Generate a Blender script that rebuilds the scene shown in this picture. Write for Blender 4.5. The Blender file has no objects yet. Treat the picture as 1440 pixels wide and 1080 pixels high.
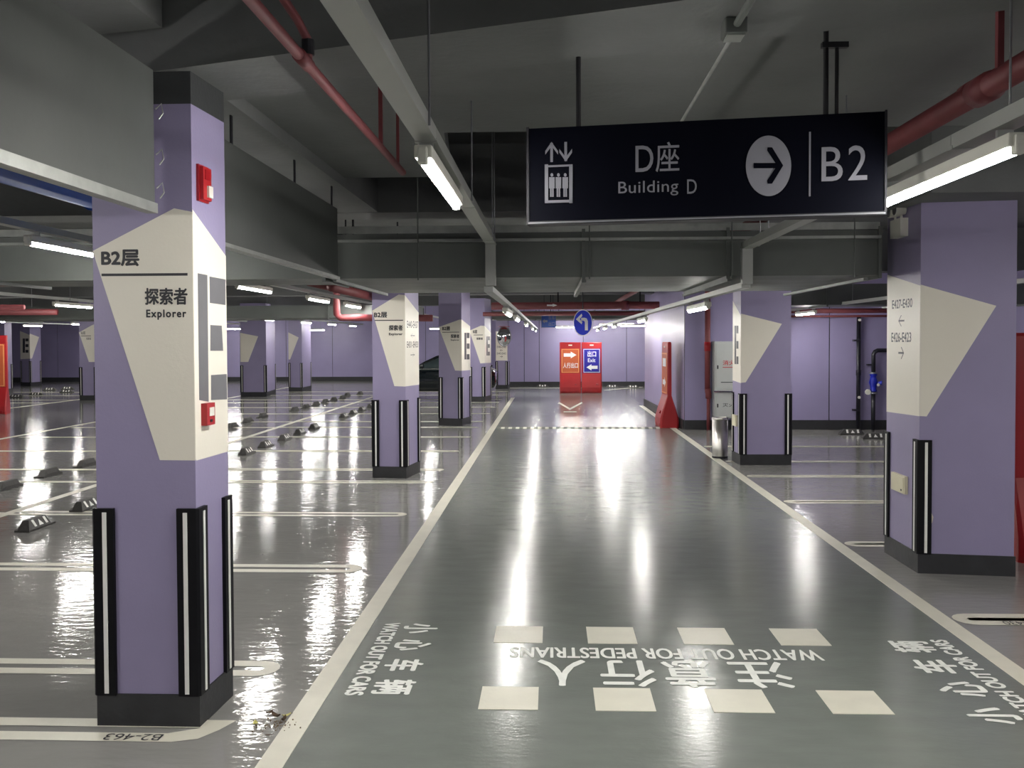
import bpy, bmesh, math, random
from mathutils import Vector, Matrix
random.seed(7)
PI = math.pi
SC = bpy.context.scene
COL = SC.collection

# ------------------------------------------------------------------ camera
F, CX, CY, EYE = 1300.0, 720.0, 512.5, 2.0
lane = Vector((54.5, -34.0, F)).normalized()            # driving lane (+Y) in camera axes (right, down, forward)
down = Vector((0.004, 1.0, 0.0))
down.z = -(down.x * lane.x + down.y * lane.y) / lane.z
down.normalize()
upc = -down
xr = lane.cross(upc).normalized()
cam_d = bpy.data.cameras.new('camera')
cam = bpy.data.objects.new('camera', cam_d)
COL.objects.link(cam)
R = Matrix(((xr.x, -xr.y, -xr.z), (lane.x, -lane.y, -lane.z), (upc.x, -upc.y, -upc.z)))
cam.matrix_world = Matrix.Translation((0, 0, EYE)) @ R.to_4x4()
cam_d.sensor_fit = 'HORIZONTAL'; cam_d.sensor_width = 36.0
cam_d.lens = F / 1440 * 36.0
cam_d.shift_y = -(540 - CY) / 1440
cam_d.clip_start = 0.05; cam_d.clip_end = 300
SC.camera = cam

# ------------------------------------------------------------------ world, view
w = bpy.data.worlds.new('world'); SC.world = w; w.use_nodes = True
w.node_tree.nodes['Background'].inputs[0].default_value = (0.6, 0.62, 0.68, 1)
w.node_tree.nodes['Background'].inputs[1].default_value = 0.02
SC.view_settings.view_transform = 'Standard'
SC.view_settings.look = 'None'
SC.view_settings.gamma = 1.0
SC.view_settings.use_curve_mapping = False
SC.view_settings.exposure = 1.85
TUBE = 60.0                                              # glow of every fluorescent tube
SC.cycles.max_bounces = 8
SC.cycles.sample_clamp_indirect = 6.0

# ------------------------------------------------------------------ pixel helpers (measuring the photograph)
def ray(px, py):
    c = Vector((px - CX, py - CY, F))
    return Vector((c.dot(xr), c.dot(lane), c.dot(upc)))
def G(px, py, z=0.0):                                   # point on the horizontal plane at height z
    d = ray(px, py); t = (z - EYE) / d.z
    return Vector((d.x * t, d.y * t, z))
def PY(px, py, y):                                      # point on the plane Y = y
    d = ray(px, py); t = y / d.y
    return Vector((d.x * t, y, EYE + d.z * t))

# ------------------------------------------------------------------ materials
def lin(c):
    return tuple(((v / 255) / 12.92 if v / 255 <= 0.04045 else ((v / 255 + 0.055) / 1.055) ** 2.4) for v in c)
MATS = {}
def mat(name, rgb, rough=0.5, metal=0.0, nscale=6.0, namt=0.08, bump=0.0, bscale=40.0, rvar=0.0, stretch=(1, 1, 1), emit=0.0, spec=0.5, coat=0.0, alpha=None, trans=0.0, bdist=0.02):
    m = bpy.data.materials.new(name); m.use_nodes = True
    nt = m.node_tree; b = nt.nodes['Principled BSDF']; L = nt.links
    c = lin(rgb)
    b.inputs['Roughness'].default_value = rough; b.inputs['Metallic'].default_value = metal
    b.inputs['Specular IOR Level'].default_value = spec
    b.inputs['Coat Weight'].default_value = coat
    b.inputs['Transmission Weight'].default_value = trans
    tc = nt.nodes.new('ShaderNodeTexCoord'); mp = nt.nodes.new('ShaderNodeMapping')
    mp.inputs['Scale'].default_value = stretch
    L.new(tc.outputs['Object'], mp.inputs[0])
    n = nt.nodes.new('ShaderNodeTexNoise'); n.inputs['Scale'].default_value = nscale; n.inputs['Detail'].default_value = 5
    L.new(mp.outputs[0], n.inputs['Vector'])
    r = nt.nodes.new('ShaderNodeMapRange'); r.inputs['From Min'].default_value = 0.25; r.inputs['From Max'].default_value = 0.75
    r.inputs['To Min'].default_value = 1 - namt; r.inputs['To Max'].default_value = 1 + namt
    L.new(n.outputs[0], r.inputs[0])
    mx = nt.nodes.new('ShaderNodeVectorMath'); mx.operation = 'SCALE'; mx.inputs[0].default_value = c
    L.new(r.outputs[0], mx.inputs['Scale']); L.new(mx.outputs[0], b.inputs['Base Color'])
    if rvar:
        r2 = nt.nodes.new('ShaderNodeMapRange'); r2.inputs['From Min'].default_value = 0.3; r2.inputs['From Max'].default_value = 0.7
        r2.inputs['To Min'].default_value = max(0.02, rough - rvar); r2.inputs['To Max'].default_value = rough + rvar
        L.new(n.outputs[0], r2.inputs[0]); L.new(r2.outputs[0], b.inputs['Roughness'])
    if bump:
        n2 = nt.nodes.new('ShaderNodeTexNoise'); n2.inputs['Scale'].default_value = bscale; n2.inputs['Detail'].default_value = 3
        L.new(mp.outputs[0], n2.inputs['Vector'])
        bp = nt.nodes.new('ShaderNodeBump'); bp.inputs['Strength'].default_value = bump; bp.inputs['Distance'].default_value = bdist
        L.new(n2.outputs[0], bp.inputs['Height']); L.new(bp.outputs[0], b.inputs['Normal'])
    if emit:
        b.inputs['Emission Color'].default_value = (*c, 1); b.inputs['Emission Strength'].default_value = emit
    MATS[name] = m
    return m
mat('lane_epoxy', (112, 117, 112), 0.2, nscale=3.2, namt=0.07, rvar=0.03, bump=0.07, bscale=16, stretch=(1, 2.4, 1), spec=0.27)
mat('bay_epoxy', (140, 139, 136), 0.085, nscale=1.3, namt=0.06, rvar=0.02, bump=0.20, bscale=5.5, stretch=(1, 2.6, 1), spec=0.33)
mat('line_paint', (212, 209, 194), 0.4, nscale=5, namt=0.07, bump=0.05)
mat('letter_paint', (232, 234, 228), 0.45, nscale=14, namt=0.1)
mat('black_print', (36, 36, 42), 0.5, nscale=9, namt=0.06)
mat('grey_print', (100, 100, 104), 0.5, nscale=9, namt=0.06)
mat('purple_paint', (143, 135, 168), 0.42, nscale=2.4, namt=0.05, bump=0.05, bscale=60)
mat('cream_paint', (226, 221, 208), 0.45, nscale=2.4, namt=0.03, bump=0.05, bscale=60)
mat('dark_paint', (56, 58, 60), 0.6, nscale=4, namt=0.1, bump=0.1)
mat('plinth_paint', (42, 43, 46), 0.55, nscale=7, namt=0.2, bump=0.15, bscale=20)
mat('concrete', (108, 110, 110), 0.8, nscale=1.5, namt=0.14, bump=0.2, bscale=18)
mat('rubber', (12, 12, 17), 0.5, nscale=20, namt=0.15, spec=0.2)
mat('stop_rubber', (58, 57, 56), 0.6, nscale=20, namt=0.2, bump=0.2)
mat('reflective', (228, 228, 224), 0.35, nscale=20, namt=0.04)
mat('panel_grey', (80, 83, 81), 0.55, nscale=1.6, namt=0.14, bump=0.08, bscale=8)
mat('duct', (98, 102, 99), 0.5, 0.25, nscale=2.0, namt=0.16, rvar=0.08, bump=0.12, bscale=5)
mat('flange', (165, 168, 164), 0.4, 0.7, nscale=10, namt=0.15)
mat('trunking', (176, 178, 174), 0.42, 0.4, nscale=3, namt=0.1, rvar=0.06)
mat('red_pipe', (112, 50, 54), 0.55, nscale=5, namt=0.12)
mat('blue_pipe', (22, 66, 150), 0.65, nscale=4, namt=0.12, spec=0.2)
mat('black_pipe', (24, 24, 34), 0.4, nscale=8, namt=0.1)
mat('dark_steel', (34, 34, 40), 0.5, 0.3, nscale=12, namt=0.1)
mat('sign_navy', (1, 2, 11), 0.55, nscale=2, namt=0.05, spec=0.06)
mat('sign_white', (112, 112, 120), 0.4, nscale=5, namt=0.03)
mat('aluminium', (140, 142, 146), 0.35, 0.8, nscale=9, namt=0.05)
mat('white_plastic', (225, 224, 214), 0.4, nscale=9, namt=0.03)
mat('ivory_plastic', (214, 208, 182), 0.45, nscale=9, namt=0.05)
mat('red_plastic', (164, 33, 38), 0.38, nscale=3, namt=0.08, bump=0.05)
mat('dark_red_plastic', (150, 24, 32), 0.3, nscale=6, namt=0.08)
mat('orange_print', (196, 96, 58), 0.45, nscale=6, namt=0.05)
mat('orange_line', (240, 170, 110), 0.45, nscale=6, namt=0.05)
mat('blue_print', (40, 36, 150), 0.4, nscale=6, namt=0.04)
mat('sign_blue', (18, 48, 214), 0.3, nscale=6, namt=0.04)
mat('dull_blue', (20, 60, 130), 0.4, nscale=6, namt=0.04)
mat('white_print', (236, 236, 240), 0.4, nscale=6, namt=0.02)
mat('red_print', (190, 40, 50), 0.45, nscale=6, namt=0.03)
mat('stainless', (214, 212, 206), 0.34, 1.0, nscale=2, namt=0.04, stretch=(8, 8, 0.4), rvar=0.05)
mat('cabinet_grey', (186, 190, 188), 0.35, 0.2, nscale=3, namt=0.05)
mat('mirror', (225, 225, 230), 0.03, 1.0, nscale=3, namt=0.02)
mat('car_paint', (16, 24, 30), 0.15, 0.3, nscale=3, namt=0.05, coat=1.0)
mat('car_glass', (60, 72, 74), 0.04, nscale=3, namt=0.03, spec=0.9)
mat('chrome', (210, 212, 216), 0.12, 1.0, nscale=5, namt=0.03)
mat('tyre', (18, 18, 18), 0.8, nscale=14, namt=0.1)
mat('tail_lamp', (48, 8, 12), 0.2, nscale=9, namt=0.05)
mat('head_lamp', (200, 206, 210), 0.1, 0.3, nscale=9, namt=0.05)
mat('blue_valve', (20, 36, 170), 0.3, nscale=9, namt=0.1)
mat('bump_grey', (96, 97, 94), 0.55, nscale=20, namt=0.1)
mat('bump_pale', (225, 222, 210), 0.5, nscale=20, namt=0.1)
mat('black_rod', (14, 14, 20), 0.5, nscale=12, namt=0.1)
mat('leaf_brown', (70, 52, 36), 0.7, nscale=40, namt=0.3)
mat('leaf_yellow', (190, 184, 110), 0.6, nscale=40, namt=0.2)
mat('crumb', (120, 104, 84), 0.8, nscale=60, namt=0.4)
mat('chip', (214, 206, 188), 0.8, nscale=30, namt=0.15)
mat('tube_glow', (255, 252, 246), 0.4, emit=TUBE, namt=0.0)
mat('wall_purple', (144, 136, 172), 0.4, nscale=1.2, namt=0.06, bump=0.05, bscale=30)
M = MATS

# ------------------------------------------------------------------ object helpers
def tag(o, label=None, cat=None, group=None, kind=None):
    if label: o['label'] = label
    if cat: o['category'] = cat
    if group: o['group'] = group
    if kind: o['kind'] = kind
    return o
def thing(name, label, cat, loc=(0, 0, 0), rotz=0.0, group=None):
    o = bpy.data.objects.new(name, None); COL.objects.link(o)
    o.empty_display_size = 0.1
    o.location = loc; o.rotation_euler = (0, 0, rotz)
    return tag(o, label, cat, group)
def root_of(o):
    while o.parent: o = o.parent
    return o
def obj(name, bm, m, parent=None, world=False, smooth=False, kind=None):
    """link a bmesh as one object; world=True: the bmesh is in world axes and the parent is an unrotated Empty"""
    if world and parent:
        bmesh.ops.translate(bm, verts=bm.verts, vec=-Vector(root_of(parent).location))
    me = bpy.data.meshes.new(name)
    bmesh.ops.recalc_face_normals(bm, faces=bm.faces)
    bm.to_mesh(me); bm.free()
    for x in (m if isinstance(m, (list, tuple)) else [m]): me.materials.append(M[x])
    if smooth:
        for p in me.polygons: p.use_smooth = True
    o = bpy.data.objects.new(name, me); COL.objects.link(o)
    if parent: o.parent = parent
    if kind: o['kind'] = kind
    return o
def flatobj(name, bm, m, parent, world=True):           # no normal recalculation trouble for flat print
    return obj(name, bm, m, parent, world)
def copy_tree(o, parent=None):
    c = o.copy(); COL.objects.link(c); c.parent = parent
    for ch in list(o.children): copy_tree(ch, c)
    return c
def B(): return bmesh.new()
def box(bm, x0, x1, y0, y1, z0, z1, bev=0.0):
    vs = [bm.verts.new(p) for p in ((x0, y0, z0), (x1, y0, z0), (x1, y1, z0), (x0, y1, z0), (x0, y0, z1), (x1, y0, z1), (x1, y1, z1), (x0, y1, z1))]
    fs = [bm.faces.new([vs[i] for i in q]) for q in ((0, 3, 2, 1), (4, 5, 6, 7), (0, 1, 5, 4), (1, 2, 6, 5), (2, 3, 7, 6), (3, 0, 4, 7))]
    if bev:
        es = list({e for f in fs for e in f.edges})
        bmesh.ops.bevel(bm, geom=es, offset=bev, segments=2, affect='EDGES', profile=0.5)
    return bm
def bx(*a, **k): return box(B(), *a, **k)
def prism(bm, pts, z0, z1):                              # vertical prism on an outline of (x, y)
    lo = [bm.verts.new((p[0], p[1], z0)) for p in pts]; hi = [bm.verts.new((p[0], p[1], z1)) for p in pts]
    n = len(pts)
    bm.faces.new(lo[::-1]); bm.faces.new(hi)
    for i in range(n): bm.faces.new((lo[i], lo[(i + 1) % n], hi[(i + 1) % n], hi[i]))
    return bm
def tube(bm, pts, r, seg=12, cap=True):
    pts = [Vector(p) for p in pts]; rings = []
    for i, p in enumerate(pts):
        if i == 0: t = pts[1] - p
        elif i == len(pts) - 1: t = p - pts[-2]
        else: t = (pts[i + 1] - p).normalized() + (p - pts[i - 1]).normalized()
        t.normalize()
        a = t.orthogonal() if i == 0 else a - t * a.dot(t)
        a.normalize(); b = t.cross(a)
        rr = r[i] if isinstance(r, (list, tuple)) else r
        rings.append([bm.verts.new(p + (a * math.cos(2 * PI * k / seg) + b * math.sin(2 * PI * k / seg)) * rr) for k in range(seg)])
    for q in range(len(rings) - 1):
        for k in range(seg):
            bm.faces.new((rings[q][k], rings[q][(k + 1) % seg], rings[q + 1][(k + 1) % seg], rings[q + 1][k]))
    if cap:
        bm.faces.new(rings[0][::-1]); bm.faces.new(rings[-1])
    return bm
def lathe(bm, prof, seg=24, c=(0, 0, 0)):
    rings = [[bm.verts.new((c[0] + r * math.cos(2 * PI * k / seg), c[1] + r * math.sin(2 * PI * k / seg), c[2] + z)) for k in range(seg)] for r, z in prof]
    for q in range(len(rings) - 1):
        for k in range(seg):
            bm.faces.new((rings[q][k], rings[q][(k + 1) % seg], rings[q + 1][(k + 1) % seg], rings[q + 1][k]))
    bm.faces.new(rings[0][::-1]); bm.faces.new(rings[-1])
    return bm

class Plane:
    """a flat face in the world: origin, in-plane axes u and v, outward normal n"""
    def __init__(s, o, u, v=(0, 0, 1)):
        s.o = Vector(o); s.u = Vector(u).normalized(); s.v = Vector(v).normalized(); s.n = s.u.cross(s.v)
    def uv(s, px, py):
        d = ray(px, py); e = Vector((0, 0, EYE))
        t = (s.o - e).dot(s.n) / d.dot(s.n)
        p = e + d * t - s.o
        return (p.dot(s.u), p.dot(s.v))
    def at(s, u, v, h=0.0): return s.o + s.u * u + s.v * v + s.n * h
    def slab(s, bm, pts, h0, h1):                        # polygon of (u, v) raised between h0 and h1
        lo = [bm.verts.new(s.at(u, v, h0)) for u, v in pts]; hi = [bm.verts.new(s.at(u, v, h1)) for u, v in pts]
        n = len(pts)
        bm.faces.new(lo[::-1]); bm.faces.new(hi)
        for i in range(n): bm.faces.new((lo[i], lo[(i + 1) % n], hi[(i + 1) % n], hi[i]))
        return bm
    def rect(s, bm, u0, v0, u1, v1, h0, h1): return s.slab(bm, [(u0, v0), (u1, v0), (u1, v1), (u0, v1)], h0, h1)
    def pslab(s, bm, pix, h0, h1): return s.slab(bm, [s.uv(*p) for p in pix], h0, h1)
    def prect(s, bm, x0, y0, x1, y1, h0, h1):
        a = s.uv(x0, y1); b = s.uv(x1, y0)
        return s.rect(bm, a[0], a[1], b[0], b[1], h0, h1)

TEXT = {}
def glyphs(txt, bold=0.0, space=1.0):
    k = (txt, bold, space)
    if k not in TEXT:
        c = bpy.data.curves.new('text', 'FONT'); c.body = txt; c.size = 1.0; c.offset = bold; c.space_character = space
        c.resolution_u = 4
        o = bpy.data.objects.new('text', c); COL.objects.link(o)
        bpy.context.view_layer.update()
        me = bpy.data.meshes.new_from_object(o.evaluated_get(bpy.context.evaluated_depsgraph_get()))
        vs = [(v.co.x, v.co.y) for v in me.vertices]; ps = [tuple(p.vertices) for p in me.polygons]
        bpy.data.objects.remove(o); bpy.data.curves.remove(c); bpy.data.meshes.remove(me)
        TEXT[k] = (vs, ps)
    return TEXT[k]
def write(bm, pl, txt, u0, v0, u1, v1, h, bold=0.0, space=1.0):
    if bold > 0:                                         # heavier strokes: the print laid down again, shifted a little
        du = bold * 0.55 * abs(v1 - v0); n = 5
        for k in range(n):
            a = 2 * PI * k / n
            write1(bm, pl, txt, u0 + du + du * math.cos(a), v0 + du + du * math.sin(a), u1 - du + du * math.cos(a), v1 - du + du * math.sin(a), h + k * 0.00012, 0.0, space)
        return bm
    return write1(bm, pl, txt, u0, v0, u1, v1, h, 0.0, space)
def write1(bm, pl, txt, u0, v0, u1, v1, h, bold=0.0, space=1.0):
    vs, ps = glyphs(txt, bold, space)
    if not vs: return bm
    xs = [v[0] for v in vs]; ys = [v[1] for v in vs]
    x0, x1, y0, y1 = min(xs), max(xs), min(ys), max(ys)
    nv = [bm.verts.new(pl.at(u0 + (x - x0) / (x1 - x0) * (u1 - u0), v0 + (y - y0) / (y1 - y0) * (v1 - v0), h)) for x, y in vs]
    for p in ps:
        try: bm.faces.new([nv[i] for i in p])
        except ValueError: pass
    return bm
def pwrite(bm, pl, txt, x0, y0, x1, y1, h, bold=0.0, space=1.0):
    a = pl.uv(x0, y1); b = pl.uv(x1, y0)
    return write(bm, pl, txt, a[0], a[1], b[0], b[1], h, bold, space)
def parrow(bm, pl, x0, y0, x1, y1, h, right=True, t=0.16):
    """thin arrow with an open head inside a pixel box"""
    a = pl.uv(x0, y1); b = pl.uv(x1, y0)
    uarrow(bm, pl, a[0], a[1], b[0], b[1], h, right, t)
def uarrow(bm, pl, u0, v0, u1, v1, h, right=True, t=0.16):
    W = u1 - u0; H = v1 - v0; k = t * min(abs(H), abs(W) * 1.3)
    f = (lambda u: u0 + u) if right else (lambda u: u1 - u)
    def q(pts):
        bm.faces.new([bm.verts.new(pl.at(f(u), v0 + v, h)) for u, v in pts])
    q([(0, H / 2 - k / 2), (W - k, H / 2 - k / 2), (W - k, H / 2 + k / 2), (0, H / 2 + k / 2)])
    m = W * 0.45
    q([(m, H), (m + k, H), (W, H / 2), (W - k, H / 2)])
    q([(m, 0), (W - k, H / 2), (W, H / 2), (m + k, 0)])
def barrow(pl, bm, u0, v0, u1, v1, h0, h1, right=True, head=0.45, shaft=0.5):
    """solid block arrow"""
    W = u1 - u0; H = v1 - v0; s = H * shaft / 2; mid = v0 + H / 2; hx = u1 - W * head
    pts = [(u0, mid - s), (hx, mid - s), (hx, v0), (u1, mid), (hx, v1), (hx, mid + s), (u0, mid + s)]
    if not right: pts = [(u0 + u1 - u, v) for u, v in pts][::-1]
    return pl.slab(bm, pts, h0, h1)

# ================================================================== SETTING
XL, XR, YB, ZC = -30.0, 9.0, -9.0, 4.1
L_EDGE, R_EDGE = -1.328, 2.79
bm = B()
ys = (YB, 46.3)
for x0, x1, mi in ((XL, L_EDGE, 1), (L_EDGE, R_EDGE, 0), (R_EDGE, XR, 1)):
    n0 = len(bm.faces)
    box(bm, x0, x1, ys[0], ys[1], -0.15, 0.0)
    for f in list(bm.faces)[n0:]: f.material_index = mi
floor = obj('floor', bm, ['lane_epoxy', 'bay_epoxy'], kind='structure')
obj('ceiling', bx(XL, XR, YB, 46.3, ZC, ZC + 0.2), 'concrete', kind='structure')

def panel_wall(name, a, b, thick, cuts, z1=ZC, mt='wall_purple', panels=True):
    """wall from a to b (x, y); the face is on the left of a->b seen from above ... panels stand proud with open joints"""
    a = Vector((a[0], a[1], 0)); b = Vector((b[0], b[1], 0)); u = (b - a).normalized(); Lw = (b - a).length
    pl = Plane(a, u)                                     # n = u x z
    o = obj(name, pl.rect(B(), 0, 0, Lw, z1, -thick, 0), 'dark_paint' if panels else mt, kind='structure')
    if panels:
        cs = [0] + list(cuts) + [Lw]
        for i in range(len(cs) - 1):
            obj('wall_panel', pl.rect(B(), cs[i] + 0.012, 0.0, cs[i + 1] - 0.012, z1 - 0.01, 0.0, 0.02), mt, o)
    obj('baseboard' + name[4:], pl.rect(B(), 0, 0, Lw, 0.21, 0.0, 0.035), 'plinth_paint', kind='structure')
    return pl
YW = 40.0
panel_wall('wall_back', (-2.3, YW), (XR, YW), 0.25, [2.3 + c for c in (-1.15, -0.5, 1.4, 3.26, 5.2)])
panel_wall('wall_back_left', (XL, 46), (-2.3, 46), 0.25, [2.6 + 2.35 * i for i in range(10)])
RF = 20.72
panel_wall('wall_right_front', (2.97, RF), (XR, RF), 0.3, [3.18])
panel_wall('wall_right_return', (2.86, 28.3), (2.97, RF), 0.25, [], panels=False)
panel_wall('wall_left', (XL, YB), (XL, 46), 0.25, [], panels=False)
panel_wall('wall_right', (XR, RF), (XR, YB), 0.25, [], panels=False)
panel_wall('wall_rear', (XR, YB), (XL, YB), 0.25, [], panels=False)
panel_wall('wall_back_return', (-2.3, 46), (-2.3, YW), 0.1, [], panels=False)

# ---- floor markings: thin paint films, parts of the floor
FP = Plane((0, 0, 0), (1, 0, 0), (0, 1, 0))
def fpoly(name, pts, m='line_paint', h=0.003): return obj(name, FP.slab(B(), pts, 0.0, h), m, floor)
fpoly('lane_line', [(L_EDGE - 0.065, 1.0), (L_EDGE + 0.065, 1.0), (L_EDGE + 0.065, 32.2), (L_EDGE - 0.065, 32.2)])
fpoly('lane_line', [(R_EDGE - 0.065, 1.0), (R_EDGE + 0.065, 1.0), (R_EDGE + 0.02, 28.2), (R_EDGE - 0.11, 28.2)])
for y0, y1, xs in ((6.06, 6.41, (-0.385, 0.24, 0.87, 1.50)), (4.95, 5.28, (-0.40, 0.237, 0.87, 1.50))):
    for x in xs: fpoly('crossing_block', [(x, y0), (x + 0.325, y0), (x + 0.325, y1), (x, y1)])
def bay_mark(y0, y1, x_tip, x_far, side, near=False):
    """paired bay lines joined by a slanted tip next to the lane; side -1 = left bays"""
    w_ = (y1 - y0); t = w_ * 0.37
    s = -side
    if near:
        pts = [(x_far, y1), (x_tip, y1), (x_tip - s * 0.05, y1 - w_ * 0.45), (x_tip - s * 0.12, y0 + 0.04), (x_tip - s * 0.24, y0), (x_far, y0), (x_far, y0 + t),
               (x_tip - s * 0.30, y0 + t), (x_tip - s * 0.15, y1 - t), (x_far, y1 - t)]
    else:
        r_ = w_ / 2; cy = (y0 + y1) / 2; ri = r_ - t
        arc = lambda q, sg: [(x_tip - s * r_ + s * q * math.cos(PI / 2 - sg * PI * k / 8), cy + q * math.sin(PI / 2 - sg * PI * k / 8)) for k in range(9)]
        pts = [(x_far, y1)] + arc(r_, 1) + [(x_far, y0), (x_far, y0 + t)] + arc(ri, 1)[::-1] + [(x_far, y1 - t)]
    bm = B(); 
    f = bm.faces.new([bm.verts.new((p[0], p[1], 0.003)) for p in pts])
    bmesh.ops.triangulate(bm, faces=[f])
    o = obj('bay_line', bm, 'line_paint', floor)
    return o
LY = [(4.49, 4.76), (5.40, 5.66), (7.86, 8.14), (10.4, 10.66), (12.85, 13.08), (14.1, 14.33), (16.5, 16.73), (18.95, 19.18), (21.1, 21.33), (22.6, 22.83), (25.1, 25.33), (27.5, 27.73), (29.7, 29.93), (31.2, 31.43), (33.7, 33.93), (36.1, 36.33)]
for a, b_ in LY: bay_mark(a, b_, -1.66, -6.3, -1, a < 5)
for a, b_ in LY[2:]:
    for x0, x1 in ((-6.4, -11.2),): bay_mark(a, b_, -11.2, -6.42, 1) if False else fpoly('bay_line', [(-11.2, a), (-6.42, a), (-6.42, b_ - 0.1), (-11.2, b_ - 0.1)])
for a, b_ in LY[8:]: fpoly('bay_line', [(-21.5, a), (-16.5, a), (-16.5, b_ - 0.1), (-21.5, b_ - 0.1)])
for a, b_ in ((6.53, 6.80), (8.98, 9.22), (11.35, 11.58), (13.5, 13.72), (15.15, 15.35), (17.3, 17.5)): bay_mark(a, b_, 2.86, 8.2, 1)
fpoly('bay_end_line', [(-6.41, -2), (-6.29, -2), (-6.29, 39), (-6.41, 39)])
fpoly('bay_end_line', [(-11.46, 3), (-11.34, 3), (-11.34, 42), (-11.46, 42)])
fpoly('bay_end_line', [(-16.5, 8), (-16.38, 8), (-16.38, 42), (-16.5, 42)])
fpoly('bay_end_line', [(-2.1, 38.6), (2.0, 38.6), (2.0, 38.8), (-2.1, 38.8)])
fpoly('bay_line', [(2.1, 37.0), (2.25, 37.0), (3.9, 39.4), (3.75, 39.4)])
# far turn arrow
a0 = [G(*p) for p in ((785, 567), (801.5, 576.5), (819, 567), (818, 565.5), (801.5, 574), (786.5, 565.5))]
fpoly('lane_arrow', [(p.x, p.y) for p in a0])
a0 = [G(*p) for p in ((792, 579.5), (811, 579.5), (810, 578.6), (793, 578.6))]
fpoly('lane_arrow', [(p.x, p.y) for p in a0])
# lettering on the floor
def ftext(txt, x0, y0, x1, y1, rot, m='letter_paint', bold=0.02, h=0.003, space=1.0):
    """text inside the world box; rot 0, 180, 90 (reads along +Y) or -90 (reads along -Y)"""
    if rot == 180: pl = Plane((x1, y1, 0), (-1, 0, 0), (0, -1, 0)); W, H = x1 - x0, y1 - y0
    elif rot == 90: pl = Plane((x1, y0, 0), (0, 1, 0), (-1, 0, 0)); W, H = y1 - y0, x1 - x0
    elif rot == -90: pl = Plane((x0, y1, 0), (0, -1, 0), (1, 0, 0)); W, H = y1 - y0, x1 - x0
    else: pl = Plane((x0, y0, 0), (1, 0, 0), (0, 1, 0)); W, H = x1 - x0, y1 - y0
    return flatobj('floor_lettering', write(B(), pl, txt, 0, 0, W, H, h, bold, space), m, floor)
ftext('WATCH OUT FOR PEDESTRIANS', -0.27, 5.77, 1.70, 5.97, 180, bold=0.035)
for ch, x0, x1 in (('注', 1.08, 1.42), ('意', 0.67, 0.97), ('行', 0.29, 0.62), ('人', -0.09, 0.21)): ftext(ch, x0, 5.30, x1, 5.74, 180, bold=0.03)
for ch, y0, y1 in (('小', 6.23, 6.45), ('心', 5.88, 6.10), ('车', 5.51, 5.72), ('辆', 5.14, 5.37)): ftext(ch, -1.03, y0, -0.79, y1, -90, bold=0.055)
ftext('WATCH OUT FOR CARS', -1.175, 5.12, -1.065, 6.46, -90, bold=0.10)
for ch, y0, y1 in (('小', 4.84, 5.06), ('心', 5.21, 5.44), ('车', 5.57, 5.81), ('辆', 5.94, 6.17)): ftext(ch, 2.2, y0, 2.47, y1, 90, bold=0.055)
ftext('WATCH OUT FOR CARS', 2.5, 4.84, 2.61, 6.2, 90, bold=0.10)
ftext('B2-463', -2.26, 4.50, -1.97, 4.575, 180, 'black_print', 0.0, 0.0045)
ftext('B2-430', 3.17, 6.535, 3.42, 6.62, 180, 'black_print', 0.0, 0.0045)

# ---- concrete beams (setting)
def beam(name, pts, z0, z1=ZC): return obj(name, prism(B(), pts, z0, z1), 'concrete', kind='structure')
obj('trim_9', prism(B(), [(-1.85, 5.0), (9.0, 1.2), (9.0, 6.55), (-0.75, 6.55), (-0.9, 8.3), (-1.85, 8.3)], 3.47, 3.7), 'concrete', kind='structure')
d = Vector((2.56, -0.85)).normalized()
def along(p, k): return (p[0] + d.x * k, p[1] + d.y * k)
fa, ra = (-1.79, 4.60), (-1.79, 5.24)
beam('trim_1', [along(fa, -4), along(fa, 8.5), along(ra, 8.5), along(ra, -4)], 3.38)
beam('trim_2', [(-2.75, YB), (-1.95, YB), (-1.95, 4.62), (-2.75, 4.8)], 3.58)
beam('trim_3', [(-2.9, 5.25), (-1.85, 5.25), (-1.85, 9.9), (-2.9, 9.9)], 3.382)
for i, y in enumerate((9.9, 18.0, 26.0, 34.0)):
    beam('trim_%d' % (4 + i), [(XL, y), (XR, y), (XR, y + 0.55), (XL, y + 0.55)], 3.378 if i == 0 else 3.3)
beam('trim_8', [(3.0, 7.45), (XR, 7.45), (XR, 8.8), (3.0, 8.8)], 3.15)

# ================================================================== PILLARS
def guard(root, c, e1, e2, z0=0.165, z1=1.14):
    """black L-shaped corner guard with one reflective strip on each leg"""
    A, t, cb = 0.095, 0.02, 0.012
    c = Vector((c[0], c[1])); e1 = Vector(e1[:2]).normalized(); e2 = Vector(e2[:2]).normalized()
    P = [c, c + A * e1, c + A * e1 - t * e2, c - t * e2 - (t - cb) * e1, c - t * e1 - (t - cb) * e2, c + A * e2 - t * e1, c + A * e2]
    g = obj('corner_guard', prism(B(), [(p.x, p.y) for p in P], z0, z1), 'rubber', root, world=True)
    for a, b_ in ((e1, e2), (e2, e1)):
        q = [c + 0.038 * a - t * b_, c + 0.060 * a - t * b_, c + 0.060 * a - (t + 0.003) * b_, c + 0.038 * a - (t + 0.003) * b_]
        s = obj('reflective_strip', prism(B(), [(p.x, p.y) for p in q], z0 + 0.012, z1 - 0.02), 'reflective', g, world=True)
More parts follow.
